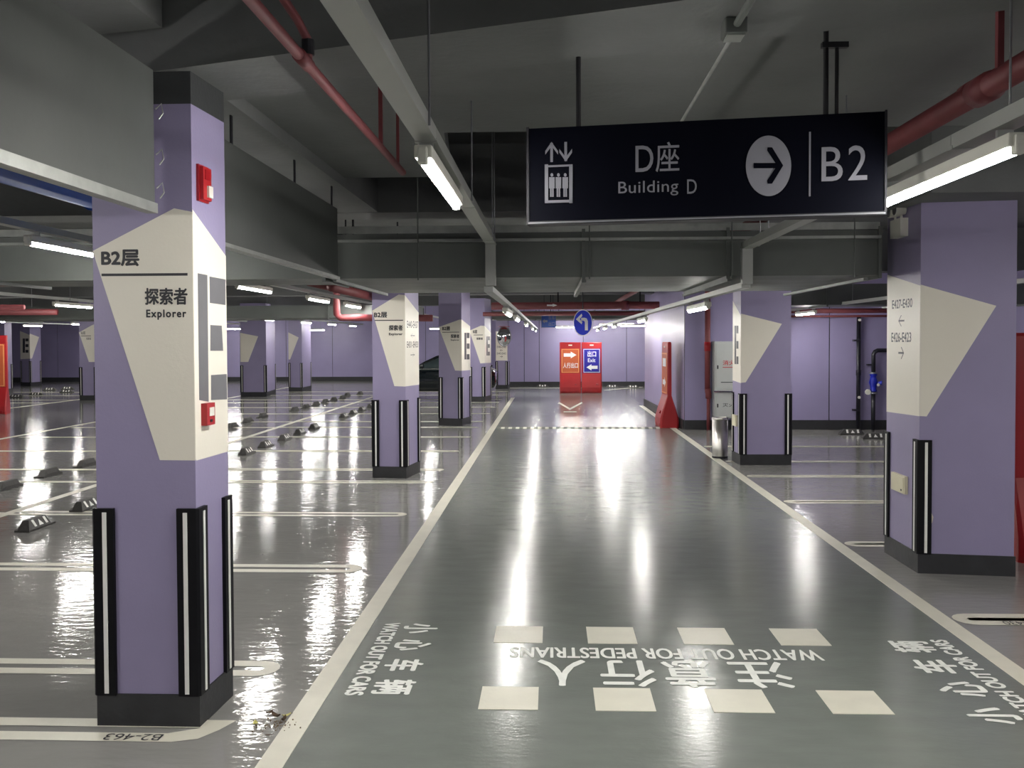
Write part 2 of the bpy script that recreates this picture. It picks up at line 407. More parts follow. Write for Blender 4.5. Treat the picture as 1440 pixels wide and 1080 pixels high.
def pillar(label, FL, FR, BR, BL, ztop=3.38, cap=None, skip=()):
    pts = [Vector((p[0], p[1])) for p in (FL, FR, BR, BL)]
    cen = sum(pts, Vector((0, 0))) / 4
    root = thing('pillar', label, 'pillar', (cen.x, cen.y, 0))
    inn = [p + (cen - p).normalized() * 0.014 for p in pts]
    zc = cap if cap else ztop
    obj('shaft', prism(B(), inn, 0.0, zc), 'purple_paint', root, world=True)
    if cap: obj('dark_top_band', prism(B(), inn, zc, ztop), 'dark_paint', root, world=True)
    bm = prism(B(), pts, 0.0, 0.17)
    obj('plinth', bm, 'plinth_paint', root, world=True)
    for i in range(4):
        if i in skip: continue
        e1 = inn[(i + 1) % 4] - inn[i]; e2 = inn[(i - 1) % 4] - inn[i]
        guard(root, inn[i], e1, e2)
    z = lambda p: (p.x, p.y, 0)
    front = Plane(z(inn[0]), Vector(z(inn[1])) - Vector(z(inn[0])))
    right = Plane(z(inn[1]), Vector(z(inn[2])) - Vector(z(inn[1])))
    left = Plane(z(inn[3]), Vector(z(inn[0])) - Vector(z(inn[3])))
    wd = lambda a, b_: (inn[b_] - inn[a]).length
    front.w, right.w, left.w = wd(0, 1), wd(1, 2), wd(3, 0)
    return root, front, right, left
def clampu(pl, pts):
    return [(min(max(u, 0.0), pl.w), v) for u, v in pts]
def blob(root, pl, pix):
    obj('cream_panel', pl.slab(B(), clampu(pl, [pl.uv(*p) for p in pix]), 0.0, 0.002), 'cream_paint', root, world=True)
def lettering(root, bm, m='black_print'): return obj('lettering', bm, m, root, world=True)
def letter_e(root, pl, quads, m='black_print'):
    bm = B()
    for q in quads: pl.slab(bm, [pl.uv(*p) for p in q], 0.002, 0.0035)
    obj('letter_panel', bm, m, root, world=True)
def e_box(x0, y0, x1, y1, k=0.38):
    """three-armed block letter in a pixel box: bar then three arms with a small gap"""
    W = x1 - x0; H = y1 - y0; xb = x0 + W * k; g = x0 + W * (k + 0.08); a = H * 0.2
    r = lambda p, q, s, t: [(p, q), (s, q), (s, t), (p, t)]
    return [r(x0, y1, xb, y0)] + [r(g, yy + a, x1, yy) for yy in (y0, y0 + (H - a) / 2, y1 - a)]
def corner3(FL, FR, BR):
    FL, FR, BR = Vector(FL), Vector(FR), Vector(BR)
    return FL, FR, BR, FL + BR - FR

# P1: the big one on the left
q = corner3(G(137, 1021), G(281.5, 1023), G(328, 978))
P1, f, r, l = pillar('nearest purple pillar on the left with dark top band and big grey letter E', *q, cap=3.215)
blob(P1, f, [(125, 353), (225, 647), (276, 647.5), (271, 298), (245, 293)])
blob(P1, r, [(266, 293), (268, 647.5), (276, 647.6), (330, 632), (326, 362)])
bm = B()
pwrite(bm, f, 'B2层', 142.6, 350.6, 196.4, 375, 0.0035, 0.075); f.prect(bm, 143.2, 384, 264, 388.5, 0.002, 0.0035)
pwrite(bm, f, '探索者', 204, 404.5, 264, 429, 0.0035, 0.055); pwrite(bm, f, 'Explorer', 206, 435, 262.4, 450, 0.0035, 0.06, 1.2)
lettering(P1, bm)
letter_e(P1, r, [[(279.6, 562.6), (292.6, 565), (290.8, 386.8), (277.4, 384.2)], [(294.6, 426), (316.3, 429), (316.3, 393), (294, 388.8)],
                 [(295.2, 493.3), (313, 493.3), (311, 458), (295.2, 457)], [(296.3, 562.6), (318.5, 561.5), (317.8, 526), (296.3, 527.4)]], 'grey_print')
P1r, P1f = r, f
# P2
q = corner3(G(524, 672), G(571.5, 673), G(591, 663.5))
P2, f, r, l = pillar('second purple pillar along the left of the lane, cream panel with bay numbers on its lane side', *q)
blob(P2, f, [(520, 437), (554.6, 543), (572, 543.6), (571, 415), (561, 414)])
blob(P2, r, [(569, 415), (569, 543.6), (592, 540.4), (592, 440)])
bm = B()
pwrite(bm, f, 'B2层', 526, 438.5, 544.5, 447, 0.0035, 0.08); f.prect(bm, 527, 449.7, 567, 451.3, 0.002, 0.0035)
pwrite(bm, f, '探索者', 547, 457, 566.5, 465, 0.0035, 0.06); pwrite(bm, f, 'Explorer', 547, 468, 566, 472.5, 0.0035, 0.09, 1.15)
pwrite(bm, r, 'E440-E437', 572, 452, 587.5, 461, 0.0035, 0.02); parrow(bm, r, 577, 469, 583, 475, 0.0035, False)
pwrite(bm, r, 'E431-E433', 572, 480, 587.5, 489, 0.0035, 0.02); parrow(bm, r, 577, 496, 583, 502, 0.0035, True)
lettering(P2, bm)
# P3
q = corner3(G(617, 598), G(650, 599), G(662.5, 595))
P3, f, r, l = pillar('third purple pillar along the left of the lane, beside the parked car', *q)
blob(P3, f, [(615.5, 460), (640, 521), (651, 521.5), (650.5, 449.5), (646, 449.5)])
blob(P3, r, [(648, 449), (648, 521.5), (664, 520), (664, 459)])
bm = B()
pwrite(bm, f, 'B2层', 622, 459, 633, 465, 0.0035, 0.08); f.prect(bm, 622, 466.6, 646, 467.6, 0.002, 0.0035)
pwrite(bm, f, '探索者', 634, 470, 646, 475.5, 0.0035, 0.06); pwrite(bm, f, 'Explorer', 634, 477, 646, 479.6, 0.0035, 0.08)
lettering(P3, bm)
letter_e(P3, r, e_box(653, 468, 660, 505.5))
# P4
fr = G(682, 565)
q = corner3(fr + Vector((-0.52, 0, 0)), fr, G(691, 562.3))
P4, f, r, l = pillar('fourth purple pillar along the left of the lane, half hidden by the third', *q)
blob(P4, f, [(660, 465), (675.5, 511), (684, 510.6), (683, 458.3), (676, 458)])
blob(P4, r, [(681, 458), (681, 510.6), (692, 510), (692, 468)])
bm = B()
f.prect(bm, 666, 470.6, 679, 471.5, 0.002, 0.0035); pwrite(bm, f, 'B2层', 665, 464, 671, 469, 0.0035, 0.06)
pwrite(bm, f, '探索者', 670, 474.5, 679, 478, 0.0035, 0.06)
lettering(P4, bm)
letter_e(P4, r, e_box(684, 473, 688.6, 500))
# P5
fl, fr = G(697, 547), G(714, 547.3)
q = corner3(fl, fr, fr + Vector((0.06, 0.55, 0)))
P5, f, r, l = pillar('farthest purple pillar along the left of the lane, carrying the traffic mirror', *q)
blob(P5, f, [(690, 466), (690, 507), (720, 507), (720, 466)])
bm = B()
pwrite(bm, f, 'E446-E448', 699, 486, 711.5, 489.5, 0.0035); parrow(bm, f, 703, 491, 707, 494, 0.0035, False)
pwrite(bm, f, 'E445-E443', 699, 495.5, 711.5, 498.5, 0.0035); parrow(bm, f, 703, 500, 707, 503, 0.0035, True)
lettering(P5, bm)
# R1
FL, FR, BL = G(1290.4, 806), G(1428, 811), G(1243.6, 776.5)
R1, f, r, l = pillar('wide purple pillar nearest on the right, printed with E427-E430', FL, FR, FR + BL - FL, BL, ztop=3.16, skip=(1, 2))
blob(R1, l, [(1240, 388), (1240, 577.5), (1293, 585.3), (1295, 401.6)])
blob(R1, f, [(1288, 400.3), (1288, 585), (1303, 585.6), (1401, 430)])
bm = B()
pwrite(bm, l, 'E427-E430', 1255, 419, 1283.6, 434.6, 0.0035, 0.045); parrow(bm, l, 1263.8, 443, 1272.4, 459, 0.0035, False)
lettering(R1, bm); bm = B()
pwrite(bm, l, 'E426-E423', 1254, 467, 1282, 481, 0.0035, 0.045); parrow(bm, l, 1263.8, 488, 1271.8, 504.5, 0.0035, True)
lettering(R1, bm)
bm = B(); f.pslab(bm, [(1306, 738), (1311, 735), (1312.5, 727), (1309, 719), (1306.5, 721)], 0.0, 0.0015)
tag(obj('paint_chip', bm, 'chip', R1, world=True), 'chipped spot showing plaster')
R1l = l
# R2
FL, FR, BL = G(1040.5, 654), G(1113, 654), G(1029, 648)
R2, f, r, l = pillar('second purple pillar on the right, behind the steel bin', FL, FR, FR + BL - FL, BL)
blob(R2, l, [(1026, 424), (1026, 534), (1043, 539), (1043, 444)])
blob(R2, f, [(1038, 441), (1038, 538.4), (1048.6, 537.6), (1099.5, 455.4)])
letter_e(R2, l, e_box(1033.2, 458, 1038.6, 512, 0.4))
R2l = l
# second-row pillars across the bays
q = corner3(G(338.5, 558), G(375, 558), G(388, 553.5))
PA, f, r, l = pillar('purple pillar far across the left bays, wider of the pair right of the nearest pillar', *q)
blob(PA, f, [(335, 468), (335, 509), (349, 509), (363, 473)])
q = corner3(G(406, 550.5), G(425, 551), G(438, 548))
PB, f, r, l = pillar('purple pillar far across the left bays, narrower of the pair right of the nearest pillar', *q)
blob(PB, f, [(402, 467.5), (402, 505.5), (408, 505.5), (420, 474.5)])
fl = G(112, 563)
q = corner3(fl, fl + Vector((0.62, 0, 0)), fl + Vector((0.62, 0.55, 0)))
PC, f, r, l = pillar('purple pillar far left, mostly hidden behind the nearest pillar', *q)
blob(PC, f, [(109, 467.5), (125, 509), (140, 509), (140, 455), (128, 458)])
bm = B(); pwrite(bm, f, 'B2层', 114, 466, 120, 470.5, 0.0035, 0.02); f.prect(bm, 114, 472, 128, 472.8, 0.002, 0.0035); pwrite(bm, f, '探索者', 121.5, 474.5, 128, 478, 0.0035, 0.01)
lettering(PC, bm)
fl, fr = G(29, 542.5), G(43, 543)
q = corner3(fl, fr, fr + Vector((0.0, 0.62, 0)))
PD, f, r, l = pillar('farthest purple pillar at the left, cream panel with black letter E', fl, fr, fr + Vector((0.05, 0.85, 0)), fl + Vector((0.05, 0.85, 0)))
blob(PD, f, [(25, 465.5), (25, 505), (47, 504.5), (47, 471)])
blob(PD, r, [(40, 469), (40, 504.5), (45, 504), (55, 474)])
letter_e(PD, f, e_box(32, 476, 40, 496, 0.4))
fr = G(8, 553)
q = corner3(fr + Vector((-0.55, 0, 0)), fr, fr + Vector((0.0, 0.5, 0)))
PE, f, r, l = pillar('purple pillar at the left edge of the photo behind the red barrier', *q)

# things fixed on the pillars
def face_thing(name, label, cat, pl, px, py, group=None):
    u, v = pl.uv(px, py); p = pl.at(u, v)
    return thing(name, label, cat, p, 0.0, group), u, v
t, u, v = face_thing('alarm_strobe', 'red fire alarm strobe high on the nearest left pillar', 'alarm', P1r, 283, 259)
pl = P1r; hw = 0.062
obj('back_plate', pl.rect(B(), u - hw, v - 0.095, u + hw, v + 0.095, 0.001, 0.014), 'dark_red_plastic', t, world=True)
obj('housing', pl.rect(B(), u - hw * 0.8, v - 0.085, u + hw * 0.8, v + 0.085, 0.014, 0.034), 'red_plastic', t, world=True)
obj('lens', pl.rect(B(), u - hw * 0.1, v - 0.07, u + hw * 0.7, v - 0.01, 0.034, 0.046), 'white_plastic', t, world=True)
obj('sounder_grille', pl.rect(B(), u - hw * 0.5, v + 0.02, u + hw * 0.5, v + 0.07, 0.034, 0.038), 'dark_red_plastic', t, world=True)
t, u, v = face_thing('call_point', 'small red fire alarm call point under the grey letter E', 'alarm', P1r, 288, 582)
obj('body', pl.rect(B(), u - 0.05, v - 0.058, u + 0.05, v + 0.058, 0.001, 0.035), 'red_plastic', t, world=True)
obj('break_glass', pl.rect(B(), u - 0.02, v - 0.01, u + 0.035, v + 0.035, 0.035, 0.038), 'white_plastic', t, world=True)
obj('key_hole', pl.rect(B(), u - 0.012, v - 0.042, u + 0.012, v - 0.028, 0.035, 0.039), 'dark_steel', t, world=True)
pl = R1l
t, u, v = face_thing('emergency_lamp', 'white twin emergency lamp high on the wide right pillar', 'lamp', pl, 1270, 318)
obj('battery_box', pl.rect(B(), u - 0.12, v - 0.10, u + 0.12, v + 0.06, 0.001, 0.07), 'white_plastic', t, world=True)
for k in (-0.07, 0.07):
    c = pl.at(u + k, v + 0.13, 0.05)
    h_ = obj('lamp_head', tube(B(), [c + pl.n * 0.05 - pl.u * 0.0, c - pl.n * 0.04], [0.05, 0.035], 14), 'white_plastic', t, world=True)
    obj('lamp_lens', tube(B(), [c + pl.n * 0.05, c + pl.n * 0.056], 0.042, 14), 'chrome', h_, world=True)
    obj('bracket', tube(B(), [pl.at(u + k, v + 0.05, 0.04), c], 0.012, 8), 'white_plastic', t, world=True)
t, u, v = face_thing('switch_box', 'ivory box low on the wide right pillar beside its corner guard', 'switch box', pl, 1267, 679)
obj('box_body', pl.rect(B(), u - 0.16, v - 0.078, u + 0.16, v + 0.078, 0.001, 0.03), 'ivory_plastic', t, world=True)
obj('cover_plate', pl.rect(B(), u - 0.14, v - 0.066, u + 0.14, v + 0.066, 0.03, 0.036), 'ivory_plastic', t, world=True)
obj('lock', pl.rect(B(), u + 0.09, v - 0.055, u + 0.11, v - 0.04, 0.036, 0.04), 'dark_steel', t, world=True)
pl = R2l
t, u, v = face_thing('switch_box', 'ivory box low on the second right pillar above the bin', 'switch box', pl, 1034.5, 591)
obj('box_body', pl.rect(B(), u - 0.13, v - 0.09, u + 0.13, v + 0.09, 0.001, 0.03), 'ivory_plastic', t, world=True)
obj('cover_plate', pl.rect(B(), u - 0.11, v - 0.075, u + 0.11, v + 0.075, 0.03, 0.036), 'ivory_plastic', t, world=True)

# ================================================================== HANGING DIRECTION SIGN
sa, sb = PY(743, 311, 4.55), PY(1245, 300, 4.30)
sa.z = sb.z = (sa.z + sb.z) / 2
S0 = Vector((sa.x, sa.y, 0)); S1 = Vector((sb.x, sb.y, 0))
sp = Plane((sa.x, sa.y, sa.z), S1 - S0)
SW = (S1 - S0).length; SH = sp.uv(743, 181)[1]
t = thing('hanging_sign', 'large dark navy hanging sign reading Building D with arrow and B2', 'sign', (S0 + S1) / 2 + Vector((0, 0, sa.z)))
obj('sign_box', sp.rect(B(), 0, 0, SW, SH, -0.09, 0.0), 'sign_navy', t, world=True)
bm = B()
sp.rect(bm, -0.006, -0.012, SW + 0.006, 0.004, -0.095, 0.004); sp.rect(bm, -0.008, -0.012, 0.004, SH + 0.006, -0.095, 0.004)
sp.rect(bm, SW - 0.004, -0.012, SW + 0.006, SH + 0.006, -0.095, 0.004)
obj('edge_trim', bm, 'dark_steel', t, world=True)
obj('bottom_edge', sp.rect(B(), 0, -0.008, SW, -0.001, 0.004, 0.007), 'aluminium', t, world=True)
bm = B()
def sx(x): return 740 + x / 2.8235
def sy(y): return 160 + y / 2.8235
pwrite(bm, sp, 'D', sx(434), sy(125), sx(505), sy(232), 0.003, 0.01)
pwrite(bm, sp, '座', sx(514), sy(110), sx(608), sy(232), 0.003, 0.008)
pwrite(bm, sp, 'Building', sx(366), sy(262), sx(604), sy(332), 0.003, 0.004, 1.05)
pwrite(bm, sp, 'D', sx(639), sy(260), sx(677), sy(318), 0.003, 0.004)
obj('name_lettering', bm, 'sign_white', t, world=True); bm = B()
pwrite(bm, sp, 'B', sx(1172), sy(130), sx(1257), sy(269), 0.003, 0.0)
pwrite(bm, sp, '2', sx(1278), sy(124), sx(1354), sy(265), 0.003, 0.0)
obj('floor_number', bm, 'sign_white', t, world=True)
obj('divider_bar', sp.prect(B(), sx(1122), sy(72), sx(1130), sy(328), 0.001, 0.003), 'sign_white', t, world=True)
# arrow disc
bm = B(); cu = [sp.uv(sx(962 + 90 * math.cos(2 * PI * k / 48)), sy(207 - 120 * math.sin(2 * PI * k / 48))) for k in range(48)]
sp.slab(bm, cu, 0.001, 0.003); disc = obj('arrow_disc', bm, 'sign_white', t, world=True)
bm = B()
sp.pslab(bm, [(sx(903), sy(217)), (sx(998), sy(217)), (sx(998), sy(196)), (sx(903), sy(196))], 0.003, 0.005)
sp.pslab(bm, [(sx(958), sy(134)), (sx(976), sy(134)), (sx(1020), sy(206)), (sx(996), sy(206)), (sx(956), sy(146))][::-1], 0.003, 0.005)
sp.pslab(bm, [(sx(958), sy(278)), (sx(976), sy(278)), (sx(1020), sy(206)), (sx(996), sy(206)), (sx(956), sy(266))], 0.003, 0.005)
obj('arrow', bm, 'sign_navy', disc, world=True)
# lift pictogram
bm = B()
for (x0, y0, x1, y1) in ((74, 201, 184, 213), (74, 341, 184, 355), (74, 201, 87, 355), (171, 201, 184, 355)): sp.prect(bm, sx(x0), sy(y0), sx(x1), sy(y1), 0.001, 0.003)
for cx_ in (102, 128, 155):
    sp.slab(bm, [sp.uv(sx(cx_ + 5.5 * math.cos(2 * PI * k / 12)), sy(243 - 7 * math.sin(2 * PI * k / 12))) for k in range(12)], 0.001, 0.003)
    sp.pslab(bm, [(sx(cx_ - 11), sy(296)), (sx(cx_ - 11), sy(252)), (sx(cx_ + 11), sy(252)), (sx(cx_ + 11), sy(296))][::-1], 0.001, 0.003)
    sp.prect(bm, sx(cx_ - 7), sy(296), sx(cx_ - 1), sy(330), 0.001, 0.003); sp.prect(bm, sx(cx_ + 1), sy(296), sx(cx_ + 7), sy(330), 0.001, 0.003)
for cx_, up in ((101, True), (157, False)):
    yt, yb = (112, 192) if up else (108, 190)
    sp.prect(bm, sx(cx_ - 5), sy(yt + 4), sx(cx_ + 5), sy(yb - 2 if not up else yb), 0.001, 0.003)
    for s_ in (-1, 1):
        tip = yt if up else yb; e_ = yt + 36 if up else yb - 36; th = 14 if up else -14
        pp = [(sx(cx_), sy(tip)), (sx(cx_ + s_ * 25), sy(e_)), (sx(cx_ + s_ * 25), sy(e_ + th)), (sx(cx_), sy(tip + th + (2 if up else -2)))]
        sp.pslab(bm, pp, 0.001, 0.003)
obj('lift_pictogram', bm, 'sign_white', t, world=True)
u0 = sp.uv(812, 175)[0]; u1 = sp.uv(1163, 160)[0]
for uu in (u0, u1):
    p = sp.at(uu, SH, -0.045)
    obj('hanger_rod', tube(B(), [p, Vector((p.x, p.y, 3.47))], 0.0125, 10), 'black_rod', t, world=True)
p = sp.at(u1, SH, -0.045)
obj('hanger_bracket', bx(p.x - 0.02, p.x + 0.10, p.y - 0.015, p.y + 0.015, 3.35, 3.375), 'black_rod', t, world=True)
obj('hanger_rod', tube(B(), [p + Vector((0.05, 0, 0)), Vector((p.x + 0.05, p.y, 3.36))], 0.009, 10), 'black_rod', t, world=True)

# ================================================================== DUCTS
def duct(label, x0, x1, y0, y1, z0, z1, axis, cuts, rods=(), lip=True):
    t = thing('air_duct', label, 'duct', ((x0 + x1) / 2, (y0 + y1) / 2, z0))
    lo, hi = (y0, y1) if axis == 'y' else (x0, x1)
    cs = [lo] + list(cuts) + [hi]
    for i in range(len(cs) - 1):
        a, b_ = cs[i] + 0.004, cs[i + 1] - 0.004
        bm = bx(x0, x1, a, b_, z0, z1) if axis == 'y' else bx(a, b_, y0, y1, z0, z1)
        obj('duct_section', bm, 'duct', t, world=True)
    e = 0.03
    for c in cs:
        bm = B()
        a, b_ = c - 0.015, c + 0.015
        if axis == 'y':
            box(bm, x0 - e, x1 + e, a, b_, z0 - e, z0); box(bm, x0 - e, x1 + e, a, b_, z1, z1 + e)
            box(bm, x0 - e, x0, a, b_, z0, z1); box(bm, x1, x1 + e, a, b_, z0, z1)
        else:
            box(bm, a, b_, y0 - e, y1 + e, z0 - e, z0); box(bm, a, b_, y0 - e, y1 + e, z1, z1 + e)
            box(bm, a, b_, y0 - e, y0, z0, z1); box(bm, a, b_, y1, y1 + e, z0, z1)
        obj('joint_flange', bm, 'duct', t, world=True)
    for (rx, ry, rz0) in rods:
        obj('hanger_rod', tube(B(), [(rx, ry, rz0), (rx, ry, ZC)], 0.006, 8), 'duct', t, world=True)
    return t
def barrier_panel(label, x, y0, y1, z0, z1, cuts):
    t = thing('smoke_barrier', label, 'smoke barrier', (x, (y0 + y1) / 2, z0))
    cs = [y0] + list(cuts) + [y1]
    for k in range(len(cs) - 1): obj('sheet_panel', bx(x - 0.035, x, cs[k] + 0.001, cs[k + 1] - 0.001, z0, z1), 'panel_grey', t, world=True)
    return t
t = barrier_panel('big grey smoke barrier panel at the upper left ending in front of the nearest pillar', -2.0, -3.5, 4.62, 2.665, 3.37, [0.6, 1.9])
bm = B(); box(bm, -2.045, -1.985, -3.5, 4.62, 2.65, 2.664); box(bm, -1.999, -1.985, -3.5, 4.62, 2.664, 2.70)
tag(obj('seam_strip', bm, 'flange', t, world=True), 'bright folded metal seam along the bottom')
for z_ in (3.18, 2.95, 2.78):
    obj('wire_tie', tube(B(), [(-2.0, 4.64, z_), (-1.975, 4.655, z_ + 0.03), (-1.965, 4.65, z_ - 0.02), (-1.985, 4.645, z_ - 0.05)], 0.004, 6), 'flange', t, world=True)
t = barrier_panel('grey smoke barrier panel running back along the lane behind the nearest pillar', -1.93, 5.26, 8.34, 2.585, 3.2, [])
obj('seam_strip', bx(-1.98, -1.91, 5.26, 8.34, 2.56, 2.584), 'flange', t, world=True)
for y in (5.6, 7.0, 8.2): obj('hanger_strap', bx(-1.955, -1.945, y, y + 0.03, 3.19, 3.385), 'dark_steel', t, world=True)
def strip(t, x0, x1):
    bm = B(); box(bm, x0, x1, 8.40, 8.46, 2.90, 2.925); box(bm, x0, x1, 8.44, 8.455, 2.985, 3.05)
    tag(obj('angle_strip', bm, 'flange', t, world=True), 'bright angle strip along the upper edge')
t = duct('narrower grey duct crossing above the left bays beside the nearest pillar', -12.0, -2.08, 8.46, 9.4, 2.575, 2.98, 'x', [-10, -7.6, -5.2], [(-7.0, 8.36, 2.55)])
strip(t, -12, -2.08)
t = duct('wide grey duct crossing over the lane behind the hanging sign', -1.98, 2.95, 8.46, 11.1, 2.575, 2.98, 'x', [0.3, 1.6], [(x, 8.36, 2.55) for x in (-1.2, 0.35, 1.62, 2.7)])
strip(t, -1.98, 2.95)
for x in (0.3, 1.6, 2.8):
    obj('support_bar', bx(x - 0.02, x + 0.02, 8.36, 11.2, 2.52, 2.545), 'duct', t, world=True)
duct('grey duct crossing the left bays beyond the wide one', -22.0, -2.9, 19.0, 21.0, 2.48, 2.74, 'x', [-19 + 2.4 * i for i in range(7)], [(x, 18.95, 2.48) for x in (-17, -12, -7, -3.5)])
duct('grey duct over the right bays near the pipes on the wall', 3.6, 8.6, 17.0, 18.1, 2.62, 3.0, 'x', [5.0, 6.4], [(x, 16.95, 2.62) for x in (4.4, 6.1)])
duct('grey duct far over the lane behind the blue round sign', -2.0, 4.0, 31.5, 32.6, 2.72, 3.0, 'x', [-0.5, 1.5], [(-1.5, 31.45, 2.7), (3.0, 31.45, 2.7)])
duct('grey duct seen beside the upper right corner above the wide pillar', 4.6, 5.4, 1.5, 7.3, 3.2, 3.6, 'y', [3.4, 5.4], [])

# ================================================================== CABLE TRUNKINGS
def trunking(label, x, y0, y1, z, w_, h_, cut=2.0, drop=None, rods=True, off=0.0):
    t = thing('cable_trunking', label, 'cable trunking', (x, y0, z))
    y = y0
    while y < y1 - 0.01:
        e = min(y + cut, y1)
        obj('trunking_section', bx(x - w_ / 2, x + w_ / 2, y + 0.003, e - 0.003, z, z + h_), 'trunking', t, world=True)
        obj('joint_clip', bx(x - w_ / 2 - 0.004, x + w_ / 2 + 0.004, e - 0.02, e + 0.02, z - 0.004, z + 0.012), 'trunking', t, world=True)
        if rods: obj('hanger_rod', tube(B(), [(x + w_ / 2 + 0.008, e - 0.3, z), (x + w_ / 2 + 0.008, e - 0.3, 3.47 if 4.0 < e - 0.3 < 6.5 else ZC)], 0.005, 8), 'aluminium', t, world=True)
        y = e
    if drop:
        obj('drop_section', bx(x - w_ / 2, x + w_ / 2, y1 - 0.06, y1 + 0.02, drop, z + h_), 'trunking', t, world=True)
    return t
TXL, TZ = -0.535, 2.86
trunking('pale cable trunking running down the left side of the lane ceiling', TXL, -6.0, 8.30, TZ, 0.09, 0.06, drop=2.49)
trunking('pale cable trunking along the right, dropping in front of the wide duct', 1.735, -6.0, 8.30, 2.80, 0.09, 0.06, drop=2.49)
trunking('pale cable trunking continuing under the wide duct, left of the lane', -0.56, 8.33, 38, 2.44, 0.08, 0.05, rods=False, cut=3.0)
trunking('pale cable trunking continuing under the wide duct, right of the lane', 1.74, 8.33, 37, 2.46, 0.08, 0.05, rods=False, cut=3.0)
trunking('pale cable trunking over the row of left bays nearest the lane', -3.9, 4.02, 8.33, 2.84, 0.08, 0.05, cut=2.0)
trunking('pale cable trunking over the left bays beyond the wide duct', -3.9, 11.2, 44, 2.78, 0.08, 0.05, cut=3.0, rods=False)

for lab, x, y0, y1 in (('pale cable trunking over the middle line of left bays', -9.0, 11.2, 44), ('pale cable trunking over the middle line of left bays before the wide duct', -9.0, -3, 8.3), ('pale cable trunking far over the left bays, third line', -14.2, 7, 44),
                       ('pale cable trunking far over the left bays, fourth line', -18, 7, 44), ('pale cable trunking far over the left bays, outermost line', -21.3, 20, 44)):
    trunking(lab, x, y0, y1, 2.775, 0.08, 0.05, cut=6.0)
trunking('pale cable trunking over the right bays before the small duct', 5.25, 8.9, 16.8, 2.615, 0.08, 0.05, cut=4.0)
trunking('pale cable trunking over the right bays beside the wall pipes', 5.25, 18.2, 20.3, 2.615, 0.08, 0.05, cut=4.0)
trunking('pale cable trunking over the left bays beside the big duct end', -3.9, -4.0, 3.9, 2.84, 0.08, 0.05, cut=4.0)

# ================================================================== PIPES
def pipe(label, pts, r_, m, cat='pipe', name='pipe', collars=(), hangers=(), hm='dark_steel', flat=None):
    c = Vector(pts[0])
    t = thing(name, label, cat, c)
    obj('pipe_run', tube(B(), pts, r_, 14), m, t, world=True, smooth=True)
    for a, b_ in collars: obj('coupling', tube(B(), [a, b_], r_ * 1.25, 14), m, t, world=True, smooth=True)
    for (x, y, z0, z1, w_) in hangers:
        h_ = obj('pipe_hanger', bx(x - w_, x + w_, y - w_, y + w_, z0, z1), hm, t, world=True)
    return t
# left sprinkler pipe with branch
zl = 3.12; xl = -0.98
t = pipe('thin red sprinkler pipe left of the lane trunking, with a clamped branch', [(xl, -5, zl), (xl, 6.15, zl)], 0.022, 'red_pipe', hangers=[(xl - 0.0, 5.35, zl + 0.02, 3.47, 0.011), (xl + 0.0, 5.95, zl + 0.02, 3.47, 0.009)],
         collars=[((xl, 3.6, zl), (xl, 3.75, zl)), ((xl, 0.5, zl), (xl, 0.6, zl))], hm='red_pipe')
obj('branch_pipe', tube(B(), [(xl, 3.74, zl), (xl, 3.74, zl + 0.10), (xl - 0.02, 3.66, zl + 0.155), (xl - 0.06, 3.1, zl + 0.25), (xl - 0.065, 3.02, zl + 0.28), (xl - 0.065, 3.0, ZC)], 0.018, 12), 'red_pipe', t, world=True, smooth=True)
obj('clamp', tube(B(), [(xl, 3.74, zl + 0.04), (xl, 3.74, zl + 0.10)], 0.026, 12), 'dark_steel', t, world=True)
# right red mains
zr = 3.16; xr_ = 2.02
t = pipe('thick red fire main high on the right, lower of the pair', [(xr_, -5, zr), (xr_, 30, zr)], 0.055, 'red_pipe', collars=[((xr_, 4.35, zr), (xr_, 4.5, zr)), ((xr_, 1.2, zr), (xr_, 1.35, zr))],
         hangers=[(xr_, 4.28, zr + 0.03, 3.47, 0.014)], hm='red_pipe')
pipe('red fire main high on the right, upper of the pair', [(xr_ + 0.17, -5, zr + 0.12), (xr_ + 0.17, 30, zr + 0.12)], 0.045, 'red_pipe', collars=[((xr_ + 0.17, 4.9, zr + 0.12), (xr_ + 0.17, 5.0, zr + 0.12))], hangers=[(xr_ + 0.17, 4.30, zr + 0.15, 3.47, 0.016)], hm='red_pipe')
# blue pipe behind the big duct
t = pipe('bright blue pipe under the big duct at the upper left', [(-2.93, -4, 2.955), (-2.93, 8.3, 2.955)], 0.10, 'blue_pipe')
obj('pipe_clamp', tube(B(), [(-2.93, 5.85, 2.955), (-2.93, 5.91, 2.955)], 0.113, 16), 'blue_pipe', t, world=True)
for s_ in (-0.05, 0.05): obj('clamp_bolt', tube(B(), [(-2.9 + s_, 5.88, 2.81), (-2.9 + s_, 5.88, 2.86)], 0.014, 8), 'chrome', t, world=True)
# conduit on the beam
cxx = 0.80; cz = 3.33
t = thing('conduit', 'thin steel conduit with a junction box above the hanging sign', 'conduit', (cxx, 4.08, cz))
obj('conduit_run', tube(B(), [(cxx, 1.0, cz + 0.02), (cxx, 4.02, cz + 0.02)], 0.017, 10), 'duct', t, world=True)
obj('conduit_run', tube(B(), [(cxx, 4.14, cz), (cxx, 8.3, cz)], 0.009, 10), 'flange', t, world=True)
obj('junction_box', bx(cxx - 0.05, cxx + 0.045, 4.02, 4.14, cz - 0.02, cz + 0.05, bev=0.006), 'duct', t, world=True)
obj('box_cover', bx(cxx - 0.04, cxx + 0.035, 4.03, 4.13, cz - 0.026, cz - 0.02), 'flange', t, world=True)
